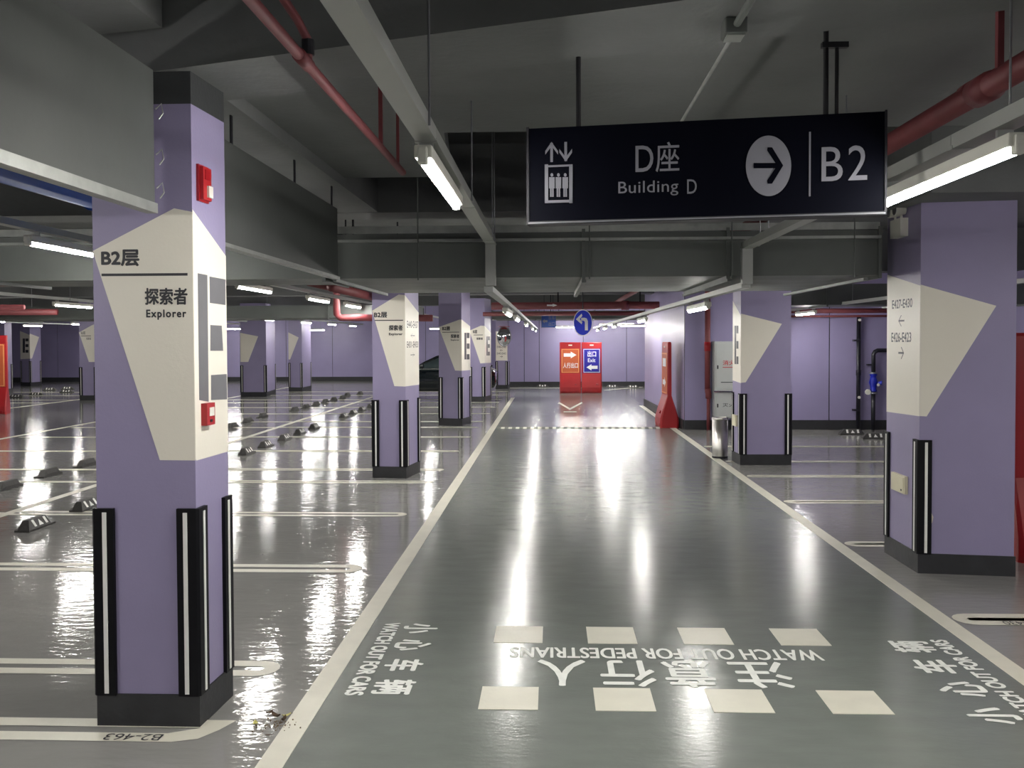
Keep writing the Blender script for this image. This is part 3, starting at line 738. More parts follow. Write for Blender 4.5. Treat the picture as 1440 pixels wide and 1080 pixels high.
# cross pipes farther back
pipe('thick red pipe crossing above the lane in front of the round blue sign', [(-1.6, 25, 2.93), (8.6, 25, 2.93)], 0.10, 'red_pipe', collars=[((1.9, 25, 2.93), (2.1, 25, 2.93))], hangers=[(0.2, 25, 3.0, 3.4, 0.02), (2.4, 25, 3.0, 3.4, 0.02)])
bm = B(); barrow(Plane((-0.1, 24.895, 2.90), (1, 0, 0)), bm, 0, 0, 0.28, 0.08, 0, 0.004); 
o = obj('flow_arrow', bm, 'white_print', bpy.data.objects['pipe.005'] if 'pipe.005' in bpy.data.objects else t, world=True)
pipe('red pipe crossing behind the thick one above the lane', [(-2.0, 27.3, 2.78), (8.6, 27.3, 2.78)], 0.06, 'red_pipe', hangers=[(0.0, 27.3, 2.8, ZC, 0.012)])
pipe('grey pipe crossing far above the lane near the back wall', [(-2.0, 34.2, 2.78), (8.6, 34.2, 2.78)], 0.05, 'duct', hangers=[(0.3, 34.2, 2.8, ZC, 0.01)])
pipe('red pipe running back over the left bays beyond the wide duct', [(-2.7, 11.3, 2.67), (-2.7, 18.3, 2.67)], 0.06, 'red_pipe', hangers=[(-2.7, 12.6, 2.7, ZC, 0.012), (-2.7, 16.3, 2.7, ZC, 0.012)])
pipe('slim red pipe beside the one over the left bays', [(-2.98, 11.3, 2.72), (-2.98, 18.3, 2.72)], 0.04, 'red_pipe', hangers=[(-2.98, 13.4, 2.74, ZC, 0.01)])
pipe('red elbow pipe standing out under the far left duct', [(-4.3, 18.45, ZC - 0.02), (-4.3, 18.45, 2.55), (-4.3, 18.75, 2.48), (-2.4, 18.75, 2.46)], 0.07, 'red_pipe')
pipe('dark red pipe crossing the far left bays, upper', [(-19, 16.5, 2.68), (-9.6, 16.5, 2.64)], 0.05, 'red_pipe', hangers=[(-13, 16.5, 2.8, ZC, 0.012)])
pipe('dark red pipe crossing the far left bays, middle', [(-20, 18.0, 2.66), (-9.8, 18.0, 2.60)], 0.06, 'red_pipe')
pipe('dark red pipe crossing the far left bays, lowest', [(-24, 22.5, 2.66), (-14.0, 22.5, 2.60)], 0.07, 'red_pipe')
pipe('pale pipe crossing the far left bays between red ones', [(-22, 21.6, 2.62), (-14.5, 21.6, 2.60)], 0.05, 'flange')
# right-hand wall
yw = RF - 0.06
pipe('red pipe crossing along the right wall above the black riser', [(4.95, yw - 0.05, 2.62), (8.8, yw - 0.05, 2.62)], 0.05, 'red_pipe')
pipe('slim red pipe under the one along the right wall', [(5.0, yw - 0.2, 2.5), (8.8, yw - 0.2, 2.5)], 0.022, 'red_pipe', hangers=[(5.05, yw - 0.2, 2.5, ZC, 0.015)], hm='red_pipe')
xp = PY(1207, 560, RF - 0.12).x
t = thing('drain_riser', 'tall black vertical pipe on the right wall', 'pipe', (xp, RF - 0.12, 0))
obj('pipe_run', tube(B(), [(xp, RF - 0.12, 0.0), (xp, RF - 0.12, 2.5)], 0.045, 14), 'black_pipe', t, world=True, smooth=True)
for z_ in (0.42, 1.95): obj('wall_bracket', bx(xp - 0.11, xp + 0.02, RF - 0.17, RF - 0.04, z_, z_ + 0.04), 'black_pipe', t, world=True)
for z_ in (0.72, 2.42): tag(obj('white_cap', tube(B(), [(xp, RF - 0.19, z_), (xp, RF - 0.16, z_)], 0.03, 12), 'white_plastic', t, world=True), 'white cap')
for z_ in (1.2,): obj('coupling', tube(B(), [(xp, RF - 0.12, z_), (xp, RF - 0.12, z_ + 0.12)], 0.055, 14), 'black_pipe', t, world=True, smooth=True)
xv = PY(1228, 560, RF - 0.14).x; yv = RF - 0.14
t = thing('valve_riser', 'black bent pipe with a blue valve beside the tall black riser', 'pipe', (xv, yv, 0))
obj('pipe_run', tube(B(), [(xv, yv, 0.0), (xv, yv, 0.86)], 0.045, 14), 'black_pipe', t, world=True, smooth=True)
obj('pipe_run', tube(B(), [(xv, yv, 1.22), (xv, yv, 1.66), (xv + 0.03, yv, 1.72), (xv + 0.09, yv, 1.75), (xv + 1.4, yv, 1.75)], 0.045, 14), 'black_pipe', t, world=True, smooth=True)
vb = obj('valve_body', lathe(B(), [(0.05, 0.84), (0.08, 0.85), (0.08, 0.88), (0.06, 0.9), (0.075, 0.98), (0.095, 1.04), (0.075, 1.12), (0.06, 1.18), (0.08, 1.2), (0.08, 1.23), (0.05, 1.24)], 16, (xv, yv, 0)), 'blue_valve', t, world=True, smooth=True)
obj('handwheel', tube(B(), [(xv + 0.09, yv - 0.06, 1.04), (xv + 0.16, yv - 0.1, 1.04)], [0.03, 0.05], 12), 'blue_valve', vb, world=True)
obj('valve_cap', tube(B(), [(xv + 0.06, yv - 0.12, 1.0), (xv + 0.06, yv - 0.15, 1.0)], 0.03, 12), 'white_plastic', vb, world=True)
for z_ in (1.24, 0.8): obj('flange_ring', lathe(B(), [(0.046, z_), (0.09, z_), (0.09, z_ + 0.03), (0.046, z_ + 0.03)], 16, (xv, yv, 0)), 'aluminium', t, world=True)
obj('gauge', tube(B(), [(xv - 0.14, yv - 0.05, 0.84), (xv - 0.14, yv - 0.09, 0.84)], 0.06, 14), 'white_plastic', t, world=True)
obj('wall_bracket', bx(xv - 0.12, xv + 0.02, yv, RF - 0.04, 1.42, 1.45), 'black_pipe', t, world=True)
# red riser left of the cabinet
xq = PY(995, 500, RF - 0.16).x
t = thing('fire_riser', 'red vertical fire pipe between the tall barrier and grey cabinet', 'pipe', (xq, RF - 0.16, 0))
obj('pipe_run', tube(B(), [(xq, RF - 0.16, 0.9), (xq, RF - 0.16, 3.1)], 0.06, 14), 'red_pipe', t, world=True, smooth=True)
obj('elbow', tube(B(), [(xq, RF - 0.16, 0.92), (xq + 0.01, RF - 0.16, 0.85), (xq + 0.02, RF - 0.16, 0.8), (xq + 0.02, RF - 0.16, 0.7)], 0.065, 14), 'red_pipe', t, world=True, smooth=True)
obj('valve_collar', tube(B(), [(xq, RF - 0.16, 1.75), (xq, RF - 0.16, 1.95)], 0.072, 14), 'dark_red_plastic', t, world=True, smooth=True)
obj('lower_run', tube(B(), [(xq + 0.02, RF - 0.16, 0.72), (xq + 0.02, RF - 0.16, 0.0)], 0.04, 12), 'red_pipe', t, world=True, smooth=True)

# ================================================================== LIGHTS
def make_tube(label, x, y, z, group, length=1.42, rot=0.0):
    t = thing('tube_light', label, 'light', (x, y, z), rot, group)
    obj('batten', bx(-0.038, 0.038, 0.02, length - 0.02, 0.006, 0.06, bev=0.006), 'white_plastic', t)
    obj('tube', tube(B(), [(0, 0.04, 0), (0, length - 0.04, 0)], 0.022, 12), 'tube_glow', t, smooth=True)
    for a, b_ in ((0.0, 0.045), (length - 0.045, length)): obj('end_socket', bx(-0.021, 0.021, a, b_, -0.023, 0.05, bev=0.008), 'white_plastic', t)
    for a in (0.12, length - 0.14): obj('clip', bx(-0.03, 0.03, a, a + 0.02, 0.06, 0.09), 'flange', t)
    return t
proto = None
def light(label, x, y, z, group, rot=0.0, first=[None], hang=False):
    if first[0] is None:
        first[0] = make_tube(label, x, y, z, group); return first[0]
    o = copy_tree(first[0]); o.location = (x, y, z); o.rotation_euler = (0, 0, rot)
    tag(o, label, 'light', group)
    if hang:
        for a in (0.2, 1.2): obj('hanger_rod', tube(B(), [(0, a, 0.06), (0, a, ZC - z)], 0.006, 6), 'aluminium', o)
    return o
ORD = ['nearest', 'second', 'third', 'fourth', 'fifth', 'sixth', 'seventh', 'eighth', 'ninth']
gl, gr = 'tube lights left of the lane', 'tube lights right of the lane'
light('lit tube light under the left lane trunking in front of the wide duct', TXL, 3.87, 2.765, gl)
for k, (y, z) in enumerate(((11.4, 2.345), (14.6, 2.345), (20.5, 2.345), (27.5, 2.345), (33.5, 2.345))):
    light('lit tube light left of the lane beyond the wide duct, %s of its line' % ORD[k], -0.56, y, z, gl)
light('lit tube light at the right end of the hanging sign', 1.735, 3.5, 2.705, gr)
for k, y in enumerate((10.3, 17.0, 24.6, 29.0, 33.5)):
    light('lit tube light right of the lane beyond the wide duct, %s of its line' % ORD[k], 1.74, y, 2.36, gr)
ga = 'tube lights over the left bays nearest the lane'
light('lit tube light left of the nearest pillar, under the wide duct edge', -3.9, 6.75, 2.745, ga)
for k, y in enumerate((11.35, 14.7, 17.4, 22.0, 25.4, 28.3, 33.5, 38.0)):
    light('lit tube light over the bays nearest the lane, %s beyond the wide duct' % ORD[k], -3.9, y, 2.685, ga)
gb = 'tube lights over the middle of the left bays'
for k, y in enumerate((12.4, 16.4, 21.3, 24.8, 28.3, 33.0, 37.0, 41.0)):
    light('lit tube light in the middle line over the left bays, %s of that line' % ORD[k], -9.0, y, 2.68, gb)
gc = 'tube lights far over the left bays'
for k, (x, y) in enumerate(((-14.2, 24), (-18, 28.4), (-18, 34), (-21.3, 36.5), (-14.2, 33), (-14.2, 38), (-18, 40))):
    light('small lit tube light far at the left, %s of the far group' % ORD[k], x, y, 2.68, gc)
gd = 'tube lights along the back wall'
for k, (x, y, z) in enumerate(((0.15, 38.6, 2.55), (1.95, 37.6, 2.62), (2.75, 37.0, 2.56), (-5.6, 42.5, 2.55), (-12.0, 43.0, 2.52), (-16.0, 43.5, 2.6), (-20.9, 43.0, 2.6))):
    light('lit tube light across the back wall, %s' % ('left of the round sign', 'right of the round sign, longer', 'rightmost beside the corner', 'between the second and third left pillars', 'right of the pillar pair at the far left', 'left of the pillar pair at the far left', 'behind the farthest left pillar')[k], x, y, z, gd, rot=-PI / 2, hang=True)
ge = 'tube lights over the right bays'
for k, (x, y) in enumerate(((5.25, 18.6), (5.25, 12.5))):
    light(('lit tube light over the right bays by the wall pipes', 'lit tube light over the right bays behind the wide pillar')[k], x, y, 2.52, ge)
for (x, y) in ((TXL, -1.6), (1.735, -2.0), (TXL, -6), (1.735, -6), (-3.9, 1.8), (-3.9, -3.0), (-9, 4), (-9, -2), (-14.2, 8), (-14.2, 13), (-21.3, 24), (5.25, 4.5), (5.25, -2)):
    light('lit tube light of the rows outside the picture', x, y, 2.67, 'tube lights outside the picture')

# ================================================================== WHEEL STOPS
def make_stop(label, x, y, group, front):
    """black rubber wheel stop lying along Y; the striped slope faces +X when front"""
    t = thing('wheel_stop', label, 'wheel stop', (x, y, 0), 0.0 if front else PI, group)
    L_, W_, H_ = 0.52, 0.16, 0.11
    prof = [(-W_ / 2, 0), (W_ / 2, 0), (W_ / 2, 0.02), (W_ * 0.12, H_), (-W_ * 0.3, H_), (-W_ / 2, 0.05)]
    bm = B(); n = len(prof); rings = []
    for yy, s in ((-L_ / 2, 0.0), (-L_ / 2 + 0.10, 1.0), (L_ / 2 - 0.10, 1.0), (L_ / 2, 0.0)):
        rings.append([bm.verts.new((px, yy, pz if s else min(pz, 0.02))) for px, pz in prof])
    for q_ in range(3):
        for k in range(n): bm.faces.new((rings[q_][k], rings[q_][(k + 1) % n], rings[q_ + 1][(k + 1) % n], rings[q_ + 1][k]))
    bm.faces.new(rings[0][::-1]); bm.faces.new(rings[3])
    obj('block', bm, 'stop_rubber', t)
    dx, dz = W_ * 0.12 - W_ / 2, H_ - 0.02
    sl = Plane((W_ / 2, 0, 0.02), (0, 1, 0), (dx, 0, dz)); Ls = math.hypot(dx, dz)
    for pts in ([(-0.13, 0.02), (-0.09, 0.02), (-0.09, Ls - 0.008), (-0.13, Ls - 0.008)], [(-0.04, 0.02), (0.04, 0.02), (0.0, Ls - 0.02)], [(0.09, 0.02), (0.13, 0.02), (0.13, Ls - 0.008), (0.09, Ls - 0.008)]):
        obj('white_mark', sl.slab(B(), pts, 0.0, 0.003), 'reflective', t)
    return t
protos = {}
def stop(label, x, y, group, front, rot=None):
    if 'a' not in protos:
        protos['a'] = make_stop(label, x, y, group, front); o = protos['a']
    else:
        o = copy_tree(protos['a']); o.location = (x, y, 0); tag(o, label, 'wheel stop', group)
    o.rotation_euler = (0, 0, rot if rot is not None else (0.0 if front else PI))
    return o
NUM = ['first', 'second', 'third', 'fourth', 'fifth', 'sixth', 'seventh', 'eighth', 'ninth', 'tenth', 'eleventh', 'twelfth', 'thirteenth', 'fourteenth', 'fifteenth', 'sixteenth']
ga_ = 'striped wheel stops in the row nearer the lane'
rowA = [(50, 742), (122, 715), (338, 638), (360, 628), (387, 618), (411, 610), (431, 602.5), (475, 587), (490, 582), (502, 577.5), (516, 573)]
for k, p in enumerate(rowA):
    g_ = G(*p)
    stop('black wheel stop with white stripes, %s in the row nearer the lane' % NUM[k], -5.42 if k > 1 else g_.x, g_.y, ga_, True)
gb_ = 'dark wheel stops in the second row'
rowB = [(10, 687), (68, 669), (121, 655), (326, 601), (348, 593.5), (369, 586.5), (414, 577.5), (430, 573.5), (444, 569.5), (457, 566), (469, 563), (481, 560.5), (488, 556.5), (506, 554.5)]
for k, p in enumerate(rowB):
    g_ = G(*p)
    stop('dark wheel stop seen from behind, %s from the near end of the second row' % NUM[k], g_.x, g_.y, gb_, False)
gc_ = 'wheel stops far at the left'
for k, p in enumerate(((23, 559), (51, 556), (70, 549), (94, 552), (95, 547.5))):
    g_ = G(*p)
    stop('small wheel stop far at the left near the farthest pillars, %s of five' % NUM[k], g_.x, g_.y, gc_, True, -PI / 2)
gd_ = 'wheel stops along the back wall'
for k, p in enumerate(((763, 544), (861, 545), (890, 545.5))):
    g_ = G(*p)
    stop('small striped wheel stop at the foot of the back wall, %s from the left' % NUM[k], g_.x, min(g_.y, 39.5), gd_, True, -PI / 2)
for k, p in enumerate(((1198, 611), (1230, 617))):
    g_ = G(*p)
    stop(('striped wheel stop at the foot of the tall black riser', 'striped wheel stop below the blue valve')[k], g_.x, g_.y, 'wheel stops by the right wall', True, -PI / 2)

# ================================================================== SPEED BUMP
t = thing('speed_bump', 'low speed bump of black and pale segments crossing the lane', 'speed bump', (0.6, 21.05, 0))
prof = [(-0.15, 0.0), (-0.09, 0.014), (0.0, 0.02), (0.09, 0.014), (0.15, 0.0)]
nseg = 44
for k in range(nseg):
    x0 = -1.22 + k * 3.68 / nseg; x1 = x0 + 3.68 / nseg - 0.004
    bm = B(); a = [bm.verts.new((x0, 21.05 + y, z)) for y, z in prof]; b_ = [bm.verts.new((x1, 21.05 + y, z)) for y, z in prof]
    for i in range(4): bm.faces.new((a[i], a[i + 1], b_[i + 1], b_[i]))
    bm.faces.new(a[::-1]); bm.faces.new(b_); bm.faces.new((a[0], b_[0], b_[4], a[4]))
    obj('bump_segment', bm, 'bump_pale' if k % 2 else 'bump_grey', t, world=True)

# ================================================================== RED BARRIERS
def barrier(label, x, y, rot, group, width=0.82, h=1.95, poster='orange', art=()):
    t = thing('barrier', label, 'barrier', (x, y, 0), rot, group)
    prof = [(-0.20, 0.0), (-0.215, 0.06), (-0.205, 0.22), (-0.15, 0.42), (-0.085, 0.62), (-0.05, 0.74), (-0.045, h - 0.03), (-0.03, h), (0.03, h), (0.045, h - 0.03), (0.05, 0.74), (0.085, 0.62), (0.15, 0.42), (0.205, 0.22), (0.215, 0.06), (0.20, 0.0)]
    bm = B(); n = len(prof); rings = []
    for xx, s in ((-width / 2, 0.82), (-width / 2 + 0.03, 1.0), (width / 2 - 0.03, 1.0), (width / 2, 0.82)):
        rings.append([bm.verts.new((xx, yy * s, zz)) for yy, zz in prof])
    for q_ in range(3):
        for k in range(n): bm.faces.new((rings[q_][k], rings[q_][(k + 1) % n], rings[q_ + 1][(k + 1) % n], rings[q_ + 1][k]))
    bm.faces.new(rings[0][::-1]); bm.faces.new(rings[3])
    obj('shell', bm, 'red_plastic', t, smooth=False)
    obj('carry_slot', bx(-0.07, 0.07, -0.055, -0.044, h - 0.13, h - 0.09), 'white_plastic', t)
    obj('fill_cap', tube(B(), [(0.2, -0.16, 0.34), (0.2, -0.20, 0.36)], 0.035, 12), 'dark_red_plastic', t)
    for s_ in (-1, 1): obj('foot_recess', bx(s_ * 0.25 - 0.07, s_ * 0.25 + 0.07, -0.222, -0.20, 0.03, 0.10), 'dark_red_plastic', t)
    if poster is None: return t
    pw = width * 0.86
    pp = Plane((-pw / 2, -0.056, 0.76), (1, 0, 0)); ph = h - 0.76 - 0.24
    bd, ln = ('orange_print', 'orange_line') if poster == 'orange' else ('blue_print', 'white_print')
    board = obj('poster_board', pp.rect(B(), 0, 0, pw, ph, -0.012, 0.0), bd, t)
    bm = B(); e = 0.018; g = 0.02
    for r4 in ((e, e, pw - e, e + g), (e, ph - e - g, pw - e, ph - e), (e, e, e + g, ph - e), (pw - e - g, e, pw - e, ph - e)): pp.rect(bm, *r4, 0.0, 0.002)
    obj('poster_border', bm, ln, board)
    for a_ in art:
        bm = B(); a_(bm, pp, pw, ph); obj('poster_print', bm, 'white_print', board)
    return t
art_walk = [lambda bm, pp, pw, ph: barrow(pp, bm, pw * 0.14, ph * 0.6, pw * 0.84, ph * 0.88, 0, 0.002, True),
            lambda bm, pp, pw, ph: write(bm, pp, '人行出口', pw * 0.1, ph * 0.2, pw * 0.92, ph * 0.42, 0.002, 0.03)]
art_exit = [lambda bm, pp, pw, ph: write(bm, pp, '出口', pw * 0.26, ph * 0.66, pw * 0.76, ph * 0.9, 0.002, 0.05),
            lambda bm, pp, pw, ph: write(bm, pp, 'Exit', pw * 0.28, ph * 0.44, pw * 0.72, ph * 0.6, 0.002, 0.05),
            lambda bm, pp, pw, ph: barrow(pp, bm, pw * 0.2, ph * 0.1, pw * 0.84, ph * 0.36, 0, 0.002, False)]
art_arrow = [lambda bm, pp, pw, ph: pp.rect(bm, pw * 0.2, ph * 0.66, pw * 0.8, ph * 0.86, 0, 0.002),
             lambda bm, pp, pw, ph: barrow(pp, bm, pw * 0.2, ph * 0.16, pw * 0.8, ph * 0.4, 0, 0.002, True)]
gB = 'red barriers with posters'
g1, g2 = G(802, 552.5), G(832, 552.5)
barrier('red barrier with orange arrow poster, left of the pair by the back wall', g1.x, g1.y, 0, gB, width=0.80, art=art_walk, h=1.92)
barrier('red barrier with blue Exit poster, right of the pair by the back wall', g2.x, g2.y, 0, gB, width=0.76, poster='blue', art=art_exit, h=1.92)
g_ = G(942, 602)
barrier('tall red barrier seen edge-on beside the right wall corner', g_.x - 0.02, g_.y + 0.42, -PI / 2 + 0.04, gB, art=art_arrow)
g_ = G(-8, 582)
barrier('red barrier with orange poster cut by the left edge of the photo', g_.x - 0.05, g_.y, 0.25, gB, art=art_arrow, h=2.2)
g_ = G(1431, 793)
barrier('red barrier partly seen at the right edge behind the wide pillar', g_.x + 0.44, g_.y + 0.22, 0.0, gB, h=2.05, poster=None)

# ================================================================== BIN, CABINET
g_ = G(1016, 645)
t = thing('litter_bin', 'round stainless steel litter bin beside the second right pillar', 'bin', (g_.x - 0.02, g_.y + 0.12, 0))
obj('body', lathe(B(), [(0.128, 0.0), (0.13, 0.01), (0.13, 0.66), (0.126, 0.66), (0.126, 0.02)], 32), 'stainless', t, smooth=False)
for p in t.children[0].data.polygons: p.use_smooth = len(p.vertices) == 4
obj('base_ring', lathe(B(), [(0.134, 0.0), (0.134, 0.03), (0.129, 0.035)], 32), 'dark_steel', t)
obj('rim', lathe(B(), [(0.134, 0.65), (0.137, 0.66), (0.134, 0.685), (0.10, 0.69), (0.095, 0.66)], 32), 'stainless', t)
obj('ash_tray', lathe(B(), [(0.094, 0.655), (0.09, 0.668), (0.03, 0.66)], 24), 'dark_steel', t)
x0, x1 = PY(1005, 500, 20.35).x, PY(1047, 500, 20.35).x
yc = 20.35
t = thing('hydrant_cabinet', 'tall grey metal cabinet with red characters behind the steel bin', 'cabinet', ((x0 + x1) / 2, RF - 0.18, 0))
obj('body', bx(x0, x1, yc, RF - 0.04, 0.28, 1.96), 'cabinet_grey', t, world=True)
d1 = obj('door', bx(x0 + 0.03, x1 - 0.03, yc - 0.02, yc - 0.001, 0.92, 1.92, bev=0.006), 'cabinet_grey', t, world=True)
obj('handle', bx(x0 + 0.05, x0 + 0.075, yc - 0.035, yc - 0.02, 1.36, 1.44), 'dark_steel', d1, world=True)
pl = Plane((x0, yc - 0.021, 0), (1, 0, 0)); bm = B()
wd = x1 - x0
write(bm, pl, '消火栓', 0.17, 1.44, 0.56, 1.55, 0.0015, 0.02); pl.rect(bm, 0.17, 1.39, 0.56, 1.405, 0, 0.0015)
obj('red_lettering', bm, 'red_print', d1, world=True)
bm = B(); pl.rect(bm, 0.13, 1.06, 0.6, 1.075, 0, 0.002); 
obj('vent_slot', bm, 'dark_steel', d1, world=True)
d2 = obj('door', bx(x0 + 0.03, x1 - 0.03, yc - 0.02, yc - 0.001, 0.31, 0.84, bev=0.006), 'cabinet_grey', t, world=True)
obj('handle', bx(x0 + 0.05, x0 + 0.075, yc - 0.035, yc - 0.02, 0.52, 0.6), 'dark_steel', d2, world=True)
bm = B(); write(bm, pl, '灭火器', 0.17, 0.53, 0.56, 0.61, 0.0015, 0.01)
obj('lettering', bm, 'black_print', d2, world=True)
tag(obj('ledge', bx(x0 - 0.02, x1 + 0.02, yc - 0.06, yc, 0.855, 0.885), 'chrome', t, world=True), 'bright metal ledge between the doors')
for s_ in (x0 + 0.02, x1 - 0.07): obj('leg', bx(s_, s_ + 0.05, yc + 0.02, yc + 0.07, 0.0, 0.28), 'cabinet_grey', t, world=True)

# ================================================================== ROUND SIGN, SMALL SIGN, MIRROR
y_ = 20.4
c = PY(819.7, 453.8, y_); rx, rz = 13.4 / 1300 * y_, 18.6 / 1300 * y_
t = thing('round_sign', 'round blue hanging sign with white turn-left arrow over the lane', 'sign', c)
pl = Plane(c, (1, 0, 0))
ell = lambda k, n=40: [(rx * k * math.cos(2 * PI * i / n), rz * k * math.sin(2 * PI * i / n)) for i in range(n)]
obj('rim', pl.slab(B(), ell(1.0), -0.03, 0.0), 'white_print', t, world=True)
obj('face', pl.slab(B(), ell(0.93), 0.0, 0.003), 'sign_blue', t, world=True)
bm = B()
U = rx * 0.93; V = rz * 0.93
pl.slab(bm, [(0.22 * U, -0.62 * V), (0.56 * U, -0.62 * V), (0.56 * U, 0.12 * V), (0.44 * U, 0.34 * V), (0.2 * U, 0.40 * V), (-0.2 * U, 0.40 * V), (-0.2 * U, 0.16 * V), (0.1 * U, 0.16 * V), (0.22 * U, 0.06 * V)], 0.003, 0.006)
pl.slab(bm, [(-0.78 * U, 0.28 * V), (-0.14 * U, -0.14 * V), (-0.06 * U, 0.06 * V), (-0.36 * U, 0.28 * V), (-0.06 * U, 0.56 * V), (-0.14 * U, 0.74 * V)], 0.003, 0.006)
obj('arrow', bm, 'white_print', t, world=True)
obj('hanger_rod', tube(B(), [(c.x, c.y + 0.05, c.z + rz * 0.4), (c.x, c.y + 0.05, ZC)], 0.012, 8), 'dark_steel', t, world=True)
obj('back_plate', bx(c.x - 0.03, c.x + 0.03, c.y + 0.03, c.y + 0.05, c.z - 0.1, c.z + rz * 0.6), 'dark_steel', t, world=True)
y_ = 29.5
a, b_ = PY(761, 461, y_), PY(782, 441, y_)
t = thing('hanging_sign', 'small dull blue hanging sign with two lines of white characters, far over the lane', 'sign', ((a.x + b_.x) / 2, y_, a.z))
pl = Plane(a, (1, 0, 0)); W, H = b_.x - a.x, b_.z - a.z
obj('sign_box', pl.rect(B(), 0, 0, W, H, -0.05, 0), 'dull_blue', t, world=True)
bm = B()
for r4 in ((0, 0, W, 0.012), (0, H - 0.012, W, H), (0, 0, 0.012, H), (W - 0.012, 0, W, H)): pl.rect(bm, *r4, 0, 0.002)
barrow(pl, bm, W * 0.08, H * 0.32, W * 0.42, H * 0.62, 0, 0.002, False)
write(bm, pl, '车库', W * 0.48, H * 0.55, W * 0.92, H * 0.88, 0.002, 0.0); write(bm, pl, '出口', W * 0.5, H * 0.14, W * 0.9, H * 0.42, 0.002, 0.0)
obj('lettering', bm, 'sign_white', t, world=True)
for u_ in (0.2, 0.8): obj('hanger_rod', tube(B(), [pl.at(W * u_, H, -0.025), Vector((pl.at(W * u_, 0).x, y_ + 0.025, ZC))], 0.009, 8), 'dark_steel', t, world=True)
y_ = P5.location.y - 0.55
c = PY(709, 473, y_)
t = thing('traffic_mirror', 'convex traffic mirror on the farthest lane pillar', 'mirror', c, 0.35)
bm = B(); R_ = 0.34; rings = []
bmesh.ops.create_circle(bm, cap_ends=False, radius=0.001, segments=28)
bm.clear()
for k in range(8):
    a_ = k / 7; rr = R_ * a_; dd = -0.10 * (1 - a_ * a_)
    rings.append([bm.verts.new((rr * 0.85 * math.cos(2 * PI * i / 28), dd, rr * 1.15 * math.sin(2 * PI * i / 28))) for i in range(28)] if k else [bm.verts.new((0, dd, 0))])
for i in range(28): bm.faces.new((rings[0][0], rings[1][i], rings[1][(i + 1) % 28]))
for k in range(1, 7):
    for i in range(28): bm.faces.new((rings[k][i], rings[k + 1][i], rings[k + 1][(i + 1) % 28], rings[k][(i + 1) % 28]))
obj('mirror_dome', bm, 'mirror', t, smooth=True)
bm = B(); rim = [(R_ * 0.85 * math.cos(2 * PI * i / 28), 0.0, R_ * 1.15 * math.sin(2 * PI * i / 28)) for i in range(29)]
obj('rim', tube(bm, rim, 0.022, 8, cap=False), 'aluminium', t)
bm = B(); bk = lathe(bm, [(0.05, 0.0), (0.30, 0.0), (0.30, 0.03), (0.05, 0.05)], 24)
bmesh.ops.rotate(bm, verts=bm.verts, cent=(0, 0, 0), matrix=Matrix.Rotation(-PI / 2, 3, 'X'))
obj('back_shell', bm, 'orange_print', t)
obj('bracket', tube(B(), [(0, 0.04, 0), (0.0, 0.58, 0.0)], 0.025, 10), 'dark_steel', t)
obj('hood', prism(B(), [(-0.2, -0.14), (0.2, -0.14), (0.24, 0.02), (-0.24, 0.02)], 0.39, 0.41), 'dark_red_plastic', t)

# ================================================================== PARKED CAR
cy_, tail, nose = 32.4, -1.9, -5.95
t = thing('car', 'dark parked sedan between the second and third left pillars', 'car', ((tail + nose) / 2, cy_, 0))
Lc = tail - nose
def section(xf, pts):                                   # xf 0 nose .. 1 tail
    return nose + xf * Lc, pts
def loft(secs, m, name, parent):
    bm = B(); rings = []
    for x, pts in secs: rings.append([bm.verts.new((x, cy_ + y, z)) for y, z in pts])
    n = len(rings[0])
    for i in range(len(rings) - 1):
        for k in range(n): bm.faces.new((rings[i][k], rings[i][(k + 1) % n], rings[i + 1][(k + 1) % n], rings[i + 1][k]))
    bm.faces.new(rings[0][::-1]); bm.faces.new(rings[-1])
    return obj(name, bm, m, parent, world=True, smooth=True)
def ring(hw_, z0, z1, zm=None):
    zm = zm or (z0 + z1) / 2
    h_ = [(hw_ * 0.86, z0), (hw_ * 0.98, z0 + 0.08), (hw_, zm), (hw_ * 0.97, z1 - 0.12), (hw_ * 0.86, z1 - 0.02), (hw_ * 0.5, z1)]
    return h_ + [(-y, z) for y, z in h_[::-1]]
body = loft([(nose + f_ * Lc, ring(hw_, z0, z1)) for f_, hw_, z0, z1 in ((0, 0.6, 0.42, 0.62), (0.015, 0.74, 0.34, 0.76), (0.08, 0.86, 0.28, 0.86), (0.2, 0.9, 0.26, 0.95), (0.36, 0.91, 0.26, 1.02), (0.6, 0.91, 0.26, 1.04), (0.8, 0.9, 0.27, 1.06), (0.94, 0.85, 0.32, 1.04), (0.985, 0.76, 0.38, 0.98), (1.0, 0.66, 0.46, 0.86))], 'car_paint', 'body', t)
def cab(hw0, hw1, z0, z1): 
    h_ = [(hw0, z0), (hw1, z1 - 0.05), (hw1 * 0.8, z1), (hw1 * 0.3, z1 + 0.01)]
    return h_ + [(-y, z) for y, z in h_[::-1]]
loft([(nose + f_ * Lc, cab(a_, b2, 0.98, z1)) for f_, a_, b2, z1 in ((0.30, 0.78, 0.76, 1.04), (0.40, 0.84, 0.72, 1.24), (0.50, 0.86, 0.68, 1.43), (0.60, 0.86, 0.68, 1.51), (0.74, 0.85, 0.68, 1.46), (0.86, 0.82, 0.70, 1.27), (0.95, 0.76, 0.72, 1.06))], 'car_glass', 'window_glass', t)
bm = B()
rp = [(0.47, 1.40), (0.53, 1.49), (0.60, 1.54), (0.72, 1.50), (0.77, 1.45)]
